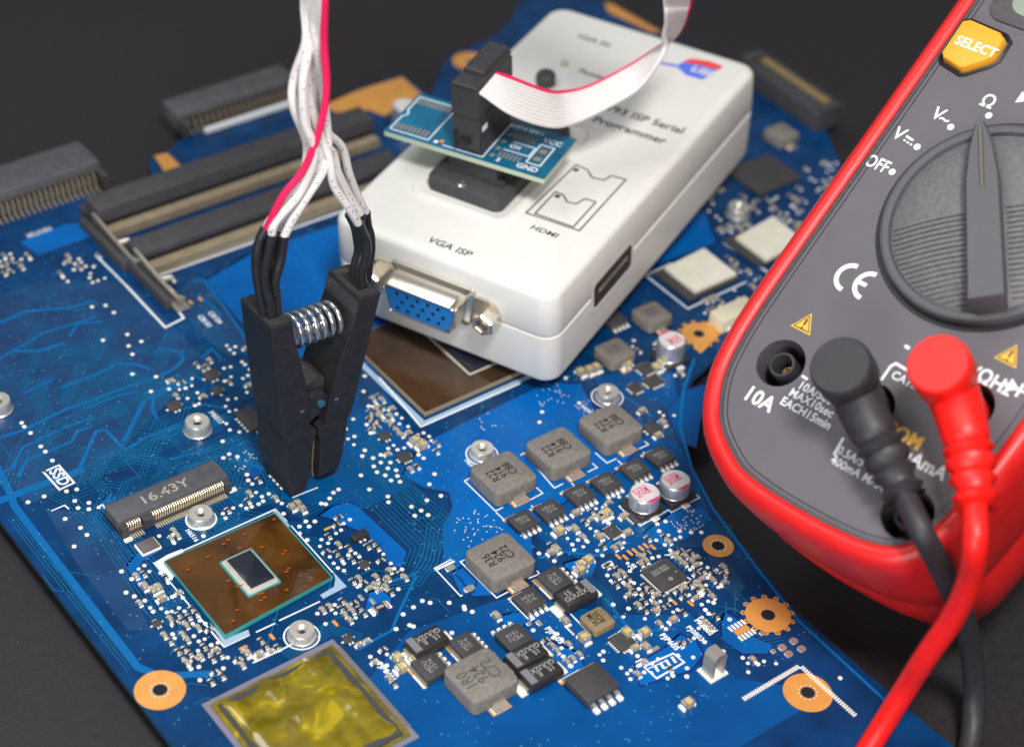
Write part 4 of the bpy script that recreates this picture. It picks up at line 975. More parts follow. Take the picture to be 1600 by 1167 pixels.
lm = MB(); lm.loft([[(.05*cos(pi+pi*i/8), -.001, .05*sin(pi+pi*i/8)) for i in range(9)]+[(.03*cos(pi+pi*i/8), -.001, .03*sin(pi+pi*i/8)) for i in range(8, -1, -1)], [(.05*cos(pi+pi*i/8), -.006, .05*sin(pi+pi*i/8)) for i in range(9)]+[(.03*cos(pi+pi*i/8), -.006, .03*sin(pi+pi*i/8)) for i in range(8, -1, -1)]], mat('vga_light', (.25, .5, .85), .4)); lmesh = lm.mesh('hole_rim')
for r in range(3):
    for k in range(5):
        x = vx-.50+k*.235+(.11 if r == 1 else 0)-.0; z = vz+.18-r*.18
        if abs(x-vx) < .72: link('pin_hole', hmesh, vga, (x, -.546, z))
# flange and hexagonal screws
mb = MB(); L = [[(vx+x, -y0_, vz+z) for x, z in rrect(3.02, .72, .30, 6)] for y0_ in (-.01, .05, .07)]
mb.loft(L, M_dsub); mb.build('flange', vga)
def hexscrew(x):
    mb = MB(); L = []
    for r, y in ((.26, .0), (.26, -.34), (.235, -.38), (.17, -.385), (.14, -.36), (.11, -.2)):
        L.append([(x+r*cos(pi/6+2*pi*i/6), y, vz+.0+r*sin(pi/6+2*pi*i/6)) for i in range(6)] if r > .2 else [(x+r*cos(pi/6+2*pi*i/6), y, vz+r*sin(pi/6+2*pi*i/6)) for i in range(6)])
    mb.loft(L, M_dsub, False, True); mb.build('hex_screw', vga, smooth=False)
hexscrew(vx+1.30); hexscrew(vx-1.30)
# HDMI opening on the right-hand face
mb = MB(); a = rp(926, 460); 
def rloop(y, z, w, h, r, x): return [(x, y+p[0], z+p[1]) for p in rrect(w, h, r, 3)]
hy, hz = 2.35, -1.08
mb.loft([rloop(hy, hz, 1.75, .86, .18, DX+.004), rloop(hy, hz, 1.62, .70, .15, DX+.012), rloop(hy, hz, 1.55, .58, .1, DX+.006)], M_box, False, False)
pt = mb.build('side_port', prog)
mb = MB(); mb.poly([(DX+.0065, hy+x, hz+z) for x, z in rrect(1.55, .58, .1, 3)], mat('port_inside', (0.035, 0.030, 0.027), .6)); mb.box((DX+.01, hy, hz+.05), (.012, 1.2, .10), M_dsub); mb.build('port_opening', pt, smooth=False)

# ================================================================== ADAPTER BOARD
AH = .92
aw = radians(3.2)
a0 = c0*cos(aw)+c1*sin(aw); a1 = -c0*sin(aw)+c1*cos(aw)
ao = ro + c0*.10 + c1*1.90 + c2*(AH-.11)
M_apad = mat('tinned_pad', (.40, .33, .24), .4, metal=.3)
AW, AD, AT = 3.58, 1.46, .11
adp = thing('adapter_board', 'small teal adapter circuit board plugged on top of the white device', 'circuit board', matrix=frame(ao, a0, a1, c2))
def ap(px, py, z=AT):
    q = onplane(px, py, ao+c2*z, c2)-ao; return (q.dot(a0), q.dot(a1))
mb = MB(); mb.loft([[(x+AW/2, y+AD/2, z) for x, y in rrect(AW, AD, .03, 2)] for z in (0, AT)], M_adpe, True, False); mb.poly([(x+AW/2, y+AD/2, AT) for x, y in rrect(AW, AD, .03, 2)], M_adp); mb.build('substrate', adp, smooth=False)
mb = MB()
def al(P, w=.03): mb.stroke(P, w, M_silk, AT+.006)
al([(.10, .12), (.95, .12), (.95, 1.34), (.08, 1.34), (.08, .85), (.16, .72), (.08, .58), (.08, .12)]); al([(1.28, .10), (2.18, .10), (2.18, 1.36)]); al([(2.42, .52), (2.98, .52), (2.98, .82), (2.5, .82)], .03); al([(3.02, .34), (3.32, .34), (3.32, .98), (3.02, .98), (3.02, .32)], .035)
for k in range(8):
    for yy in (.28, 1.2): mb.stroke([(.17+.095*k, yy-.10), (.17+.095*k, yy+.10)], .045, M_apad, AT+.009)
for k in range(6):
    for yy in (.34, 1.0): mb.stroke([(2.44+.085*k, yy-.09), (2.44+.085*k, yy+.09)], .04, M_apad, AT+.009)
for yy in (.52, .78): mb.poly([(3.17+x, yy+y) for x, y in rrect(.16, .14, .02, 1)], M_apad, AT+.009)
for yy in (.25, .5, .75, 1.0):
    mb.disc((2.32-.0, yy), .055, M_apad, AT+.009, 14)
mb.disc((1.12, .14), .05, M_silk, AT+.009); mb.disc((1.22, .2), .05, M_copper, AT+.009)
mb.build('silkscreen_line', adp, smooth=False)
for s, x, y, sz in (('GND', 3.12, .18, .20), ('VCC', 3.2, 1.14, .20), ('5', 2.5, .16, .16), ('6', 2.55, .33, .001), ('SOP16 REV.1', 2.55, 1.30, .13), ('CH', 2.6, .68, .16)):
    if sz > .01: text(s, sz, M_silk, adp, (x, y, AT+.0075), 0.0, bold=.006)
mb = MB()
for k in range(4):
    for s in (0, 1): mb.box((1.25+.254*k, .55+.55*s, -.12), (.06, .06, .26), M_gold)
mb.build('header_pins', adp, smooth=False)
mb = MB(); mb.rbox((1.84, .78, AT), (.62, 1.16, .28), .02, .02, M_idc, 1); mb.build('pin_header', adp)

# ================================================================== RIBBON CABLE with its connector
rib = thing('ribbon_cable', 'flat white ribbon cable with one pink edge, its loose wires running into the test clip', 'cable', ao+c2*AT+a0*1.68+a1*.7)
ribM = rib.location.copy()
bpy.context.view_layer.update()
def RL(p): return V(p)-ribM
# connector
idc = MB()
def A3(x, y, z): return ao+a0*x+a1*y+c2*z-ribM
def abox(mb, x0, x1, y0, y1, z0, z1, M, ch=0.0):
    P = [(x0, y0), (x1, y0), (x1, y1), (x0, y1)]
    L = [[tuple(A3(x, y, z0)) for x, y in P], [tuple(A3(x, y, z1-ch)) for x, y in P]]
    if ch: L.append([tuple(A3(x+(ch if x == x0 else -ch), y+(ch if y == y0 else -ch), z1)) for x, y in P])
    mb.loft(L, M)
abox(idc, 1.55, 2.13, .10, 1.46, AT+.06, AT+.84, M_idc); abox(idc, 1.54, 2.14, .07, 1.49, AT+.87, AT+1.55, M_idc, .03)
abox(idc, 1.58, 2.10, .09, 1.47, AT+.84, AT+.87, M_groove)
cn = idc.build('plug', rib, smooth=False)
mb = MB(); abox(mb, 1.57, 2.11, .05, 1.51, AT+1.55, AT+1.62, M_idc, .02); abox(mb, 1.62, 2.06, .45, 1.50, AT+1.62, AT+1.74, M_idc, .04); abox(mb, 1.70, 1.94, .03, .099, AT+.25, AT+.36, M_groove); abox(mb, 1.58, 1.64, .035, .07, AT+.1, AT+.5, M_groove)
build_split(mb, 'strain_relief', cn)
mb = MB(); abox(mb, 2.125, 2.137, .22, .42, AT+.50, AT+.62, M_silk); mb.build('pin_mark', cn, smooth=False)
# ribbon: two edge curves in space
WR = 1.03
E1 = [(765, 115), (800, 121), (850, 140), (880, 143), (920, 135), (980, 105), (1026, 77), (1042, 66), (1059, 52), (1070, 33), (1076, 15), (1080, 0), (1084, -60), (1080, -160)]
E2 = [(752, 150), (800, 180), (860, 199), (900, 192), (960, 163), (1000, 137), (1028, 99), (1040, 73), (1037, 55), (1040, 38), (1040, 20), (1038, 0), (1034, -60), (1020, -160)]
ZS = [4.55, 4.80, 4.45, 4.35, 4.6, 4.85, 5.35, 5.65, 5.95, 6.3, 6.65, 6.95, 8.2, 10.2]
pa, pb = [], []
for e1, e2, z in zip(E1, E2, ZS):
    B = at(*e2, z); w = ray(*e1).normalized(); v = B-CAM; t0 = v.dot(w); d = (v-w*t0).length
    off = math.sqrt(max(0, WR*WR-d*d)); pa.append(CAM+w*(t0+off)); pb.append(B)
FX = ao+a0*2.14
F1, F2 = onplane(778, 114, FX, a0), onplane(749, 147, FX, a0)
pa[0], pb[0] = F1, F2
A0, B0 = F1-a0*.3, F2-a0*.3
# arch over the top of the picture towards the clip
wl = [aty(477, 0, .13+.3), aty(509, 0, .13-.3)]
Cm = (pa[-1]+pb[-1])/2
top1 = V((Cm.x-1.0, Cm.y-1.0, Cm.z+6)); top2 = V((-.2, 1.6, 13.6)); top3 = V((-3.4, .6, 13.9))
def widen(c, d, w=WR): d = V(d).normalized(); return c+d*(w/2), c-d*(w/2)
for c, d in ((top2, (.5, 1, 0)), (top3, (.9, -.5, 0))):
    x, y = widen(c, d); pa.append(x); pb.append(y)
# end: flat ribbon seen almost edge-on above the clip
for yy in (-150, -70):
    pa.append(aty(509, yy, -.27)); pb.append(aty(476, yy, .38))
PA = catmull([A0]+pa, 8); PB = catmull([B0]+pb, 8)
NC = 10
strands = [[] for _ in range(NC)]
mbs = MB()
for k in range(NC):
    f0 = (k+.5)/NC
    P = [RL(a*(1-f0)+b*f0) for a, b in zip(PA, PB)]
    r = [((a-b).length/NC)*.55 for a, b in zip(PA, PB)]
    if k == 0: mp = MB(); mp.tube(P, r, M_ribp, 8); mp.build('pink_strand', rib)
    else: mb = MB(); mb.tube(P, r, M_rib, 8); mb.build('white_strand', rib)
# black print on the ribbon
# loose wires from ribbon end to the clip
def Y(px, py, dy=0.0): return aty(px, py, .13+dy)
WIR = [ # (red first) to the left arm
 ('pink_wire', M_ribp, [(507, 10, -.3), (506, 60, -.3), (510, 140, -.25), (500, 200, -.3), (476, 262, -.3), (440, 310, -.3), (415, 362, -.2)]),
 ('white_wire', M_rib, [(478, 10, .2), (478, 60, .2), (460, 120, .2), (458, 165, .1), (480, 230, 0), (466, 290, -.1), (422, 345, 0), (416, 364, 0)]),
 ('white_wire', M_rib, [(484, 10, .1), (482, 70, .1), (473, 130, -.1), (476, 190, -.2), (492, 240, -.3), (470, 300, -.25), (432, 345, -.3), (424, 368, -.3)]),
 ('white_wire', M_rib, [(490, 10, 0), (492, 60, .1), (478, 120, .3), (480, 200, .2), (500, 250, 0), (480, 300, .1), (446, 340, .1), (438, 368, .1)]),
 ('white_wire', M_rib, [(496, 10, -.1), (494, 70, 0), (504, 140, .2), (512, 210, .2), (508, 260, -.1), (478, 310, -.2), (456, 345, -.2), (444, 370, -.2)]),
 ('white_wire', M_rib, [(500, 10, -.2), (498, 90, .1), (490, 140, .3), (492, 200, .4), (520, 240, .3), (528, 270, .2), (548, 310, .1), (563, 336, .0)]),
 ('white_wire', M_rib, [(488, 10, -.2), (490, 90, .3), (496, 150, .4), (506, 200, .4), (534, 230, .4), (545, 270, .35), (556, 300, .3), (572, 334, .2)]),
 ('white_wire', M_rib, [(482, 10, .3), (480, 90, .4), (484, 150, .3), (500, 210, .1), (515, 250, -.1), (522, 290, -.2), (545, 325, -.3), (560, 350, -.3)])]
for wi, (nm, M_, P) in enumerate(WIR):
    xs = (507, 476, 481, 485.5, 490, 503, 498.5, 494)[wi]; dd = (-.23, .36, .26, .17, .08, -.17, -.09, -.01)[wi]
    P = [(xs, -90, dd), (xs, -30, dd), (xs, 12, dd)]+[(P[1][0], P[1][1]+5, P[1][2]*.6)]+P[2:]
    pts = catmull([RL(Y(*p)) for p in P], 8); mb = MB(); mb.tube(pts, .063 if wi == 0 else .074, M_, 9)
    if wi:
        rw = random.Random(wi)
        for k in range(14, len(pts)-3, 1):
            if rw.random() < .30:
                p_ = pts[k]; t_ = (pts[k+1]-pts[k-1]).normalized(); v_ = (CAM-ribM-p_); v_ = (v_-t_*v_.dot(t_)).normalized(); u_ = t_.cross(v_)
                q_ = p_+v_*.070+u_*rw.uniform(-.02, .02); w_ = (t_*rw.uniform(-1, 1)+u_*rw.uniform(-1, 1)).normalized()
                mb.tube([q_-w_*.024, q_, q_+w_*.024], .006, M_ink, 4)
    mb.build(nm, rib)
SL = [[(415, 358, -.2), (404, 380, -.2), (400, 420, -.2), (407, 462, -.1), (412, 490, -.1)], [(418, 362, .1), (410, 390, .1), (406, 430, .1), (413, 462, .1), (418, 488, .1)], [(425, 366, -.3), (419, 395, -.3), (412, 430, -.25), (420, 468, -.2), (424, 494, -.2)],
      [(438, 366, .0), (430, 396, .05), (424, 430, .05), (425, 465, .0), (429, 494, .0)], [(444, 368, -.2), (440, 400, -.2), (430, 440, -.2), (432, 466, -.15), (434, 497, -.15)],
      [(546, 334, .2), (556, 360, .15), (560, 390, .1), (554, 420, .1), (557, 445, .1)], [(560, 348, -.3), (572, 375, -.2), (572, 402, -.2), (566, 425, -.15), (568, 452, -.15)], [(571, 332, .2), (575, 355, .2), (580, 380, .1), (577, 410, .1), (573, 445, .1)], [(563, 336, 0), (562, 365, 0), (566, 392, 0), (561, 422, -.05), (562, 452, -.05)]]
for P in SL:
    pts = catmull([RL(Y(*p)) for p in P], 6); n = len(pts); mb = MB()
    mb.tube(pts, [.083+.004*sin(i*.9)+(.008 if i < 2 else 0) for i in range(n)], M_sleeve, 10); mb.build('shrink_sleeve', rib)

# ================================================================== TEST CLIP
clip = thing('test_clip', 'tall black plastic test clip with a steel spring, gripping a small chip', 'test clip', (CLX, CLY, 0.0))
clip.rotation_euler = (0, .068, 0)
def cl(name, mb, **k): return mb.build(name, clip, loc=(-CLX, -CLY, 0), **k)
y0c, y1c = -.37, .63
def arm(sgn, prof, M):
    """profile in (x,z) extruded along y; profile given for the left arm, mirrored for the right"""
    P = [(CLX+sgn*(x), z) for x, z in prof]
    mb = MB(); ff = [[(x, y0c, z) for x, z in P], [(x, y1c, z) for x, z in P]]
    if sgn < 0: ff = ff[::-1]
    mb.loft(ff if sgn > 0 else ff, M, True, True)
    return mb
# x = distance from the clip's middle plane
prof = [(.84, 4.03), (.41, 4.03), (.40, 3.65), (.30, 3.30), (.20, 2.62), (.16, 2.1), (.15, 1.55), (.03, 1.50), (.03, 1.28), (.16, 1.0), (.17, .35), (.30, .20), (.30, .06), (.47, .05), (.47, .22), (.56, .30), (.62, 1.45), (.68, 1.50)]
for s in (-1, 1):
    # split into arm blocks for a clean solid: upper, jaw
    mb = MB()
    up = [(1.12, 4.03), (.69, 4.03), (.62, 3.66), (.47, 3.10), (.33, 2.6), (.20, 1.98), (.17, 1.42), (.66, 1.42), (.72, 1.52)]
    lo = [(.655, 1.41), (.02, 1.41), (.02, 1.30), (.10, 1.02), (.105, .24), (.52, .24), (.60, .6)]
    tip = [(.50, .235), (.14, .235), (.14, .12), (.26, .02), (.50, .02)]
    def ext(P, ya, yb):
        Q = [(CLX+s*x, z) for x, z in P]; a = [(x, ya, z) for x, z in Q]; b = [(x, yb, z) for x, z in Q]
        return [a, b] if s < 0 else [b, a]
    mb.loft(ext(up, y0c, y1c), M_clip); o = cl('clip_arm', mb, smooth=False, label='left arm of the clip' if s < 0 else 'right arm of the clip')
    mb = MB(); mb.loft(ext(lo, y0c+.0, y1c-.0), M_clip); mb.build('jaw', o, smooth=False)
    mb = MB(); mb.loft(ext(tip, y0c+.12 if s > 0 else y0c-.0, y1c-.1), M_clip); mb.build('jaw_tip', o, smooth=False)
    mb = MB(); mb.box((CLX+s*.905, (y0c+y1c)/2, 4.032), (.36, y1c-y0c-.10, .008), M_clipt); mb.box((CLX+s*.905, .13, 4.037), (.22, .55, .006), M_groove); mb.build('wire_opening', o, smooth=False)
    # dusty inner slope seen above the spring
    mb = MB(); zz = [(.685, 3.98), (.622, 3.68)]
    mb.add([(CLX+s*(zz[0][0]-.004), y0c+.03, zz[0][1]), (CLX+s*(zz[0][0]-.004), y1c-.03, zz[0][1]), (CLX+s*(zz[1][0]-.004), y1c-.03, zz[1][1]), (CLX+s*(zz[1][0]-.004), y0c+.03, zz[1][1])], [(0, 1, 2, 3) if s < 0 else (3, 2, 1, 0)], M_clipt); mb.build('dusty_face', o, smooth=False)
    # small moulding mark
    mb = MB(); n = 12; mb.loft([[(CLX+s*.36+.05*cos(2*pi*i/n), y0c-.001, 1.95+.035*sin(2*pi*i/n)) for i in range(n)], [(CLX+s*.36+.045*cos(2*pi*i/n), y0c-.006, 1.95+.03*sin(2*pi*i/n)) for i in range(n)]], mat('mould_mark', (.10, .09, .085), .6)); mb.build('mould_mark', o)
# hinge lugs with a pin
mb = MB(); lug = [(-.20, 2.18), (.08, 2.20), (.17, 2.12), (.20, 2.0), (.17, 1.86), (.08, 1.78), (-.02, 1.70), (-.20, 1.55)]
mb.loft([[(CLX+x, y0c+.03, z) for x, z in lug[::-1]], [(CLX+x, y0c+.18, z) for x, z in lug[::-1]]][::1], M_clip); mb.loft([[(CLX+x, y1c-.18, z) for x, z in lug[::-1]], [(CLX+x, y1c-.03, z) for x, z in lug[::-1]]], M_clip); build_split(mb, 'hinge_lug', clip, (-CLX, -CLY, 0))
mb = MB(); web = [(-.22, 1.5), (.22, 1.5), (.22, 2.35), (.05, 2.45), (-.22, 2.25)]
mb.loft([[(CLX+x, y0c+.22, z) for x, z in web[::-1]], [(CLX+x, y1c-.2, z) for x, z in web[::-1]]], M_clipt); cl('hinge_block', mb, smooth=False)
mb = MB(); n = 18; mb.loft([[(CLX+.04+.075*cos(-2*pi*i/n), y, 1.97+.075*sin(-2*pi*i/n)) for i in range(n)] for y in (y0c-.01, y1c+.01)][::-1], mat('hinge_pin', (.10, .28, .42), .25, metal=.7)); cl('hinge_pin', mb)
# spring
mb = MB(); pts = []
turns = 6.6
for i in range(int(turns*20)+1):
    t = i/20; a = 2*pi*t; x = CLX-.58+1.06*(t/turns); pts.append((x, .10+.285*cos(a), 3.42+.285*sin(a)))
mb.tube(pts, .05, M_steel, 10); cl('spring', mb)
for o in list(clip.children_recursive):
    if o.name.split('.')[0] in ('clip_arm', 'jaw', 'jaw_tip', 'hinge_lug', 'hinge_block'):
        b = o.modifiers.new('bevel', 'BEVEL'); b.width = .014; b.segments = 2; b.limit_method = 'ANGLE'
for o in (cn,)+tuple(cn.children):
    b = o.modifiers.new('bevel', 'BEVEL'); b.width = .012; b.segments = 2; b.limit_method = 'ANGLE'
# contact pins at the jaw
gp = MB(); gp.tube([(0, 0, 1.05), (0, 0, .4), (.02, 0, .2), (.05, 0, .08)], .022, M_gold, 6); gm_ = gp.mesh('contact_pin')
for k in range(4):
    for s in (-1, 1):
        o = link('contact_pin', gm_, clip, (s*.085, -.28+.127*k, 0), 0 if s > 0 else pi)

# ================================================================== MULTIMETER
mn = V((-.593, .018, .805)).normalized()
azm = radians(6.5); mey = V((cos(azm), sin(azm), 0)); mey = (mey-mn*mey.dot(mn)).normalized(); mex = mey.cross(mn)
mo = CAM + ray(1549.4, 352.7).normalized()*32.0
meter = thing('multimeter', 'grey multimeter in a bright red rubber holster, with a large rotary dial', 'multimeter', matrix=frame(mo, mex, mey, mn))
def mp(px, py, h=0.0):
    q = onplane(px, py, mo+mn*h, mn)-mo; return V((q.dot(mex), q.dot(mey), h))
def m2w(p): return mo+mex*p[0]+mey*p[1]+mn*p[2]
half = [(-2.65, 9.6), (-2.66, 6), (-2.65, 3), (-2.65, -.5), (-2.65, -2.8), (-2.58, -3.8), (-2.42, -4.42), (-2.04, -5.01), (-1.44, -5.40), (-1.0, -5.54), (-.2, -5.60), (.7, -5.58), (1.35, -5.50), (1.80, -5.30), (2.06, -4.85), (2.18, -4.2), (2.26, -3.2), (2.30, -2), (2.33, .5), (2.34, 4), (2.34, 9.6)]
fo = [p.to_2d() for p in catmull([V((x, y, 0)) for x, y in half], 4)]
def offs(P, d):
    """grow the open outline outward by d (outline runs down the left side, round the bottom, up the right)"""
    out = []
    for i, p in enumerate(P):
        t = (P[min(i+1, len(P)-1)]-P[max(i-1, 0)]).normalized(); out.append(p+V((t.y, -t.x))*d)
    return out
def close(P, d, z):
    Q = offs(P, d); Q[0].y = Q[-1].y = 9.6+d; return [(q.x, q.y, z) for q in Q]
# red holster
mb = MB()
lay = [(.03, -.02), (.02, .06), (.06, .10), (.14, .13), (.24, .10), (.33, 0), (.38, -.15), (.40, -.4), (.37, -1.2), (.31, -1.9), (.25, -2.05), (.25, -2.15), (.30, -2.3), (.24, -3.0), (.10, -3.65), (-.08, -3.95)]
mb.loft([close(fo, d, z) for d, z in lay], M_red, False, True)
hol = mb.build('holster', meter, label='bright red rubber holster')
mb = MB(); mb.loft([close(fo, .028, -.02), close(fo, .022, .03), close(fo, -.03, .035), close(fo, -.05, -.01)], M_faced, False, False); mb.build('face_rim', meter)
mb = MB(); fpl_ = [(q[0], q[1]) for q in close(fo, -.045, 0)]
# face plate with round holes for the four jacks: plate faces are built as a triangulated sheet
jA = mp(1220, 567); jC = V((0.02, -3.62, 0)); jV = mp(1512, 634); jU = mp(1418, 803)
JACK = [V((p.x, p.y)) for p in (jA, jC, jV, jU)]; JR = .43
loops = [[V((x, y, 0)) for x, y in fpl_]]
flat = list(fpl_)
for c in JACK:
    L = [V((c.x+JR*cos(-2*pi*i/28), c.y+JR*sin(-2*pi*i/28), 0)) for i in range(28)]; loops.append(L); flat += [(v.x, v.y) for v in L]
tri = geo.tessellate_polygon(loops); fs = []
for t in tri:
    a, b, c = (V(flat[i]) for i in t); fs.append(tuple(t) if (b-a).cross(c-a) > 0 else (t[0], t[2], t[1]))
mb.add([(x, y, 0) for x, y in flat], fs, M_face); face = mb.build('face_plate', meter, smooth=False)
# thin engraved line inside the rim
mb = MB(); L = [(q[0], q[1]) for q in close(fo, -.11, 0)]; mb.stroke(L[2:-2], .02, M_groove, .004); mb.build('engraved_line', face, smooth=False)
for i, c in enumerate(JACK):
    mb = MB(); mb.lathe([(JR, 0), (JR-.02, -.05), (JR-.03, -.9)], (c.x, c.y, 0), M_faced, 28, False, False)
    # inward facing wall: reverse
    mb.f = [f[::-1] for f in mb.f]
    mb.lathe([(.235, -.9), (.235, -.10), (.22, -.06), (.18, -.055), (.165, -.09), (.16, -.8), (.001, -.8)], (c.x, c.y, 0), M_lblack, 28, False, False)
    mb.lathe([(JR, -.9), (.2, -.9)], (c.x, c.y, 0), M_groove, 28, False, False)
    o = mb.build('jack_socket', meter)
    mb = MB(); mb.lathe([(.12, -.8), (.12, -.4), (.10, -.38), (.085, -.4), (.085, -.8)], (c.x, c.y, 0), M_gold, 20, False, False); mb.build('metal_sleeve', o)
# print on the face
def mtext(s, px, py, size, M=M_mprint, rz=0, **k):
    p = mp(px, py); return text(s, size, M, face, (p.x, p.y, .0078), radians(rz), **k)
mtext('OFF', 1371, 257, .33, bold=.007, sx=.78); mtext('V', 1404, 210, .34, bold=.006, shear=.1); mtext('V', 1465, 179, .34, bold=.006, shear=.1); mtext('~', 1476, 187, .32, bold=.006); mtext('\u03a9', 1544, 160, .34, bold=.006)
mtext('10A', 1186, 624, .37, bold=.010, sx=.95); mtext('10A/500V', 1279, 617, .205, bold=.005, sx=.95); mtext('MAX10sec', 1268, 630, .205, bold=.005, sx=.95); mtext('EACH15min', 1259, 646, .205, bold=.005, sx=.95)
mtext('COM', 1410, 680, .33, M_myel, bold=.010, sx=.95); mtext('\u00b5AmA\u00b0C', 1458, 733, .31, bold=.009, sx=.95); mtext('V\u03a9Hz', 1546, 594, .33, bold=.009, sx=.95)
mtext('CATII1000V', 1434, 605, .20, bold=.005, sx=.95); mtext('0.5A/500V', 1342, 720, .20, bold=.003, sx=.95); mtext('400mA MAX', 1340, 740, .20, bold=.003, sx=.95); mtext('\u2192', 1590, 160, .01) if False else None
mb = MB()
def mline(P, w=.05): mb.stroke([mp(*p).to_2d() for p in P], w, M_mprint, .004)
mline([(1416, 213), (1427, 220)], .045)
for k in range(3): mline([(1412+5*k, 219+3.2*k), (1415+5*k, 221+3.2*k)], .035)
for px, py in ((1394, 269), (1433, 230), (1485.5, 199), (1545, 181)): q = mp(px, py); mb.disc(q, .062, M_mprint, .004, 18)
mline([(1377, 594), (1392, 572), (1400, 568), (1440, 592)], .05); mline([(1318, 684), (1304, 708), (1308, 716)], .045); mline([(1253, 587), (1262, 593)], .045)
mline([(1414, 540), (1421, 545)], .06)
# diode mark on the right
q = mp(1584, 605); mb.poly([(q.x-.10, q.y+.12), (q.x-.10, q.y-.12), (q.x+.10, q.y)], M_mprint, .004); mb.stroke([(q.x+.11, q.y-.12), (q.x+.11, q.y+.12)], .045, M_mprint, .004); mb.stroke([(q.x-.2, q.y), (q.x+.2, q.y)], .04, M_mprint, .005)
q = mp(1600, 155); mb.poly([(q.x-.10, q.y+.12), (q.x-.10, q.y-.12), (q.x+.10, q.y)], M_mprint, .004); mb.stroke([(q.x+.11, q.y-.12), (q.x+.11, q.y+.12)], .045, M_mprint, .004)
# CE mark
cc_ = mp(1309, 434); ce = mp(1339, 447)
def arc(c, r, a0_, a1_, w, n=18): mb.stroke([(c[0]+r*cos(radians(a0_+(a1_-a0_)*i/n)), c[1]+r*sin(radians(a0_+(a1_-a0_)*i/n))) for i in range(n+1)], w, M_mprint, .0045)
cs = mp(1322, 432); ce = mp(1351, 445)
arc((cs.x+.08, cs.y), .235, 90, 270, .085); arc((ce.x+.08, ce.y), .235, 90, 270, .085); mb.stroke([(ce.x-.15, ce.y), (ce.x+.04, ce.y)], .075, M_mprint, .0055)
build_split(mb, 'printed_mark', face)
for c in ((1257, 507), (1577, 557)):
    q = mp(*c); mb = MB(); s = .205
    T = [(q.x-s, q.y-s*.62), (q.x+s, q.y-s*.62), (q.x, q.y+s*1.1)]
    T2 = [(q.x+(x-q.x)*.74, q.y+(y-q.y)*.74) for x, y in T]
    mb.poly(T, M_myel, .005); mb.stroke(T2+T2[:2], .016, M_ink, .009); mb.stroke([(q.x, q.y+.10), (q.x, q.y-.02)], .035, M_ink, .010); mb.disc((q.x, q.y-.07), .02, M_ink, .010, 10)
    mb.build('warning_triangle', face, smooth=False)
# rotary knob
KR = 1.62
mb = MB(); mb.ring((0, 0), 1.76, 1.93, M_groove, .003, 72); mb.build('dial_groove', face, smooth=False)
mb = MB(); mb.lathe([(1.83, -.02), (1.83, .12), (1.80, .17), (1.74, .19), (1.66, .17), (1.63, .10)], (0, 0, 0), M_knobd, 72, False, False); kn = mb.build('dial_ring', meter)
mb = MB(); mb.lathe([(1.64, .09), (1.60, .12), (1.2, .20), (.6, .245), (.001, .26)], (0, 0, 0), M_knob, 72, False, False); disk = mb.build('rotary_knob', meter)
tipp = mp(1541, 196, .5); tail = mp(1552, 505, .5); dirv = (tipp-tail).to_2d().normalized(); pa_ = atan2(dirv.y, dirv.x)
def kn2(x, y): c, s = cos(pa_), sin(pa_); return (x*c-y*s, x*s+y*c)
H = .62
bar = [(1.68, 0), (1.60, .09), (1.2, .20), (.6, .275), (-1.0, .30), (-1.64, .305), (-1.64, -.305), (-1.0, -.30), (.6, -.275), (1.2, -.20), (1.60, -.09)]
mb = MB(); L = []
for ins, z in ((-.10, .08), (-.03, .3), (0, H-.05), (.03, H)):
    L.append([(*kn2(x-(ins if x > 0 else -ins), y-math.copysign(min(ins, abs(y)), y) if y else 0), z) for x, y in bar])
mb.loft(L, M_knobd, False, True); mb.build('pointer_bar', disk)
mb = MB(); mb.stroke([kn2(1.5, 0), kn2(.35, 0)], .035, M_dust, H+.004); mb.stroke([kn2(1.5, .035), kn2(.35, .035)], .012, M_groove, H+.005); mb.stroke([kn2(1.5, -.035), kn2(.35, -.035)], .012, M_groove, H+.005); mb.build('pointer_line', disk, smooth=False)
for k in range(18):
    x = -.02-k*.083 if False else .12-k*.094
    for s in (-1, 1):
        y0_, y1_ = .30, math.sqrt(max(.01, 1.60**2-x*x))
        if y1_-y0_ < .1 or x < -1.5: continue
        mb = MB(); n = 7; vs = []
        for i in range(n+1):
            yy = y0_+(y1_-y0_)*i/n; rr = hypot(x, yy); zz = .26-.055*(rr/1.2)**2 if rr < 1.2 else .20-.20*(rr-1.2); a = kn2(x+.018*sin(3*yy), s*yy); vs.append((a[0], a[1], zz+.004))
        mb.tube(vs, .008, M_groove, 5); mb.build('ridge', disk)
# SELECT button
bc = mp(1524, 78); bo = [mp(*p) for p in ((1508, 42), (1520, 40), (1566, 60), (1572, 70), (1556, 95), (1545, 102), (1512, 113), (1503, 114), (1478, 98), (1476, 90))]
cB = sum((p.to_2d() for p in bo), V((0, 0)))/len(bo)
area = sum(bo[i].x*bo[(i+1) % len(bo)].y-bo[(i+1) % len(bo)].x*bo[i].y for i in range(len(bo)))
if area < 0: bo = bo[::-1]
def bl_(s, z): return [(cB.x+(p.x-cB.x)*s, cB.y+(p.y-cB.y)*s, z) for p in bo]
mb = MB(); mb.loft([bl_(1.22, .0), bl_(1.22, .03), bl_(1.12, .05), bl_(1.06, -.01)], M_groove, False, True); bt = mb.build('button_surround', meter)
mb = MB(); mb.loft([bl_(1.02, 0), bl_(1.02, .14), bl_(.98, .17), bl_(.90, .18)], M_btn, False, True); o = mb.build('select_button', meter)
q = mp(1525, 74, .18); text('SELECT', .255, M_mprint, o, (q.x, q.y, .184), 0.0, bold=.006, sx=.95)
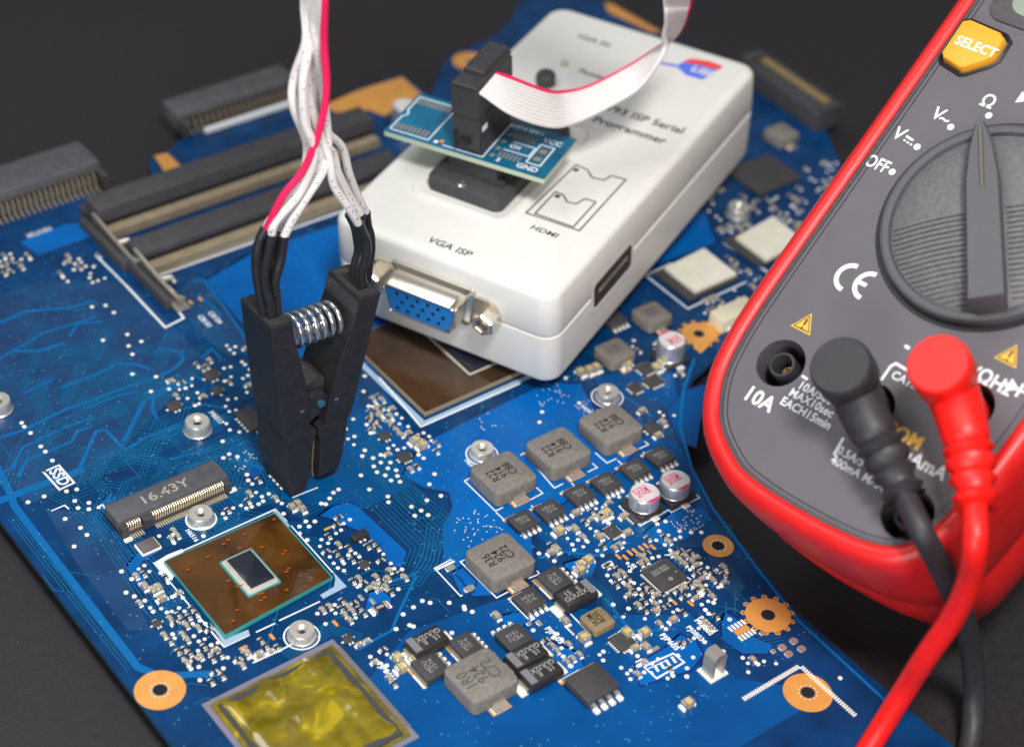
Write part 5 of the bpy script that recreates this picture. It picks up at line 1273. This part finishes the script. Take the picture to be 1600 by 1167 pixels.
# LCD window at the top, mostly out of the picture
lc = mp(1537, 26)
for nm, x0, y0_, z, M_ in (('screen_bezel', lc.x, lc.y, .05, M_faced), ('screen', lc.x+.30, lc.y+.22, .055, M_lcd)):
    x1 = 2.05-(.3 if nm == 'screen' else 0); y1_ = lc.y+3.2-(.3 if nm == 'screen' else 0)
    mb = MB(); L = [[((x0+x1)/2+x*s, (y0_+y1_)/2+y*s, zz) for x, y in rrect(x1-x0, y1_-y0_, .3, 5)] for s, zz in ((1.0, 0), (1.0, z*.8), (.99, z))]
    mb.loft(L, M_, False, True); mb.build(nm, meter)
# tilting stand behind the body
mb = MB(); a = V((-1.9, 6.5, -3.9)); b = V((1.6, 6.5, -3.9))
fw = m2w(a); 
Ls = []
import itertools
w0, w1 = m2w(V((-1.9, 7.5, -3.95))), m2w(V((1.6, 7.5, -3.95)))
inv = frame(mo, mex, mey, mn).inverted()
f0, f1 = V((w0.x+1.2, w0.y, TZ)), V((w1.x+1.2, w1.y, TZ)); d_ = V((.25, 0, 0))
mb.loft([[tuple(inv@p) for p in (w0-d_, w1-d_, w1+d_, w0+d_)], [tuple(inv@p) for p in (f0-d_, f1-d_, f1+d_, f0+d_)]], M_faced); mb.build('tilt_stand', meter, smooth=False)

# ================================================================== TEST LEADS
def lead(nm, lab, jk, cappx, boot, cable, M, h=1.6):
    base = m2w(V((jk.x, jk.y, 0))); o = thing(nm, lab, 'test lead', base)
    capl = mp(cappx[0], cappx[1], h); top = m2w(capl); ax = (top-base).normalized(); ax = mn
    # stem and head along the face normal
    q = V((capl.x, capl.y)); P0 = m2w(V((jk.x, jk.y, -.3))); P1 = m2w(V((jk.x*.4+q.x*.6, jk.y*.4+q.y*.6, h*.55)))
    c = m2w(V((q.x, q.y, 0)))
    mb = MB(); mb.tube([c+mn*z-base for z in (-.3, .0, .5, .9, h-.60, h-.5, h-.08, h-.03, h)], [.34, .34, .36, .40, .41, .49, .495, .485, .455], M, 40); mb.build('plug_head', o)
    bp_ = [m2w(mp(*b)) - base for b in boot]
    pts = catmull([c+mn*(h-.72)-base]+bp_, 8); n = len(pts); rad = []
    for i in range(n):
        t = i/(n-1); r = .425*(1-t)+.29*t
        if t > .50: r *= 1+.13*(1 if int((t-.50)/.055) % 2 else -1)
        rad.append(r)
    mb = MB(); mb.tube(pts, rad, M, 24); mb.build('strain_boot', o)
    cp = catmull([bp_[-2]*.3+bp_[-1]*.7]+[V(p)-base for p in cable], 10); mb = MB(); mb.tube(cp, .19, M, 16); mb.build('cable', o)
    return o
lead('black_test_lead', 'black test lead with a right-angled plug in the middle jack of the multimeter', V((0.02, -3.62)), (1312, 570),
     [(1352, 650, .88), (1384, 712, .75), (1416, 778, .6)],
     [m2w(mp(1440, 830, .75)), at(1466, 880, 3.9), at(1500, 950, 2.7), at(1518, 1020, 1.3), at(1522, 1100, .2), at(1500, 1200, TZ+.17), at(1380, 1300, TZ+.17), at(1200, 1420, TZ+.17)], M_lblack)
lead('red_test_lead', 'red test lead with a right-angled plug in the right-hand jack of the multimeter', jV, (1465, 567),
     [(1502, 655, .92), (1516, 720, .9), (1525, 792, .9)],
     [at(1524, 845, 5.1), at(1515, 905, 4.2), at(1488, 965, 3.2), at(1447, 1025, 2.2), at(1412, 1080, 1.2), at(1362, 1160, .2), at(1310, 1240, TZ+.19), at(1200, 1360, TZ+.19)], M_lred)
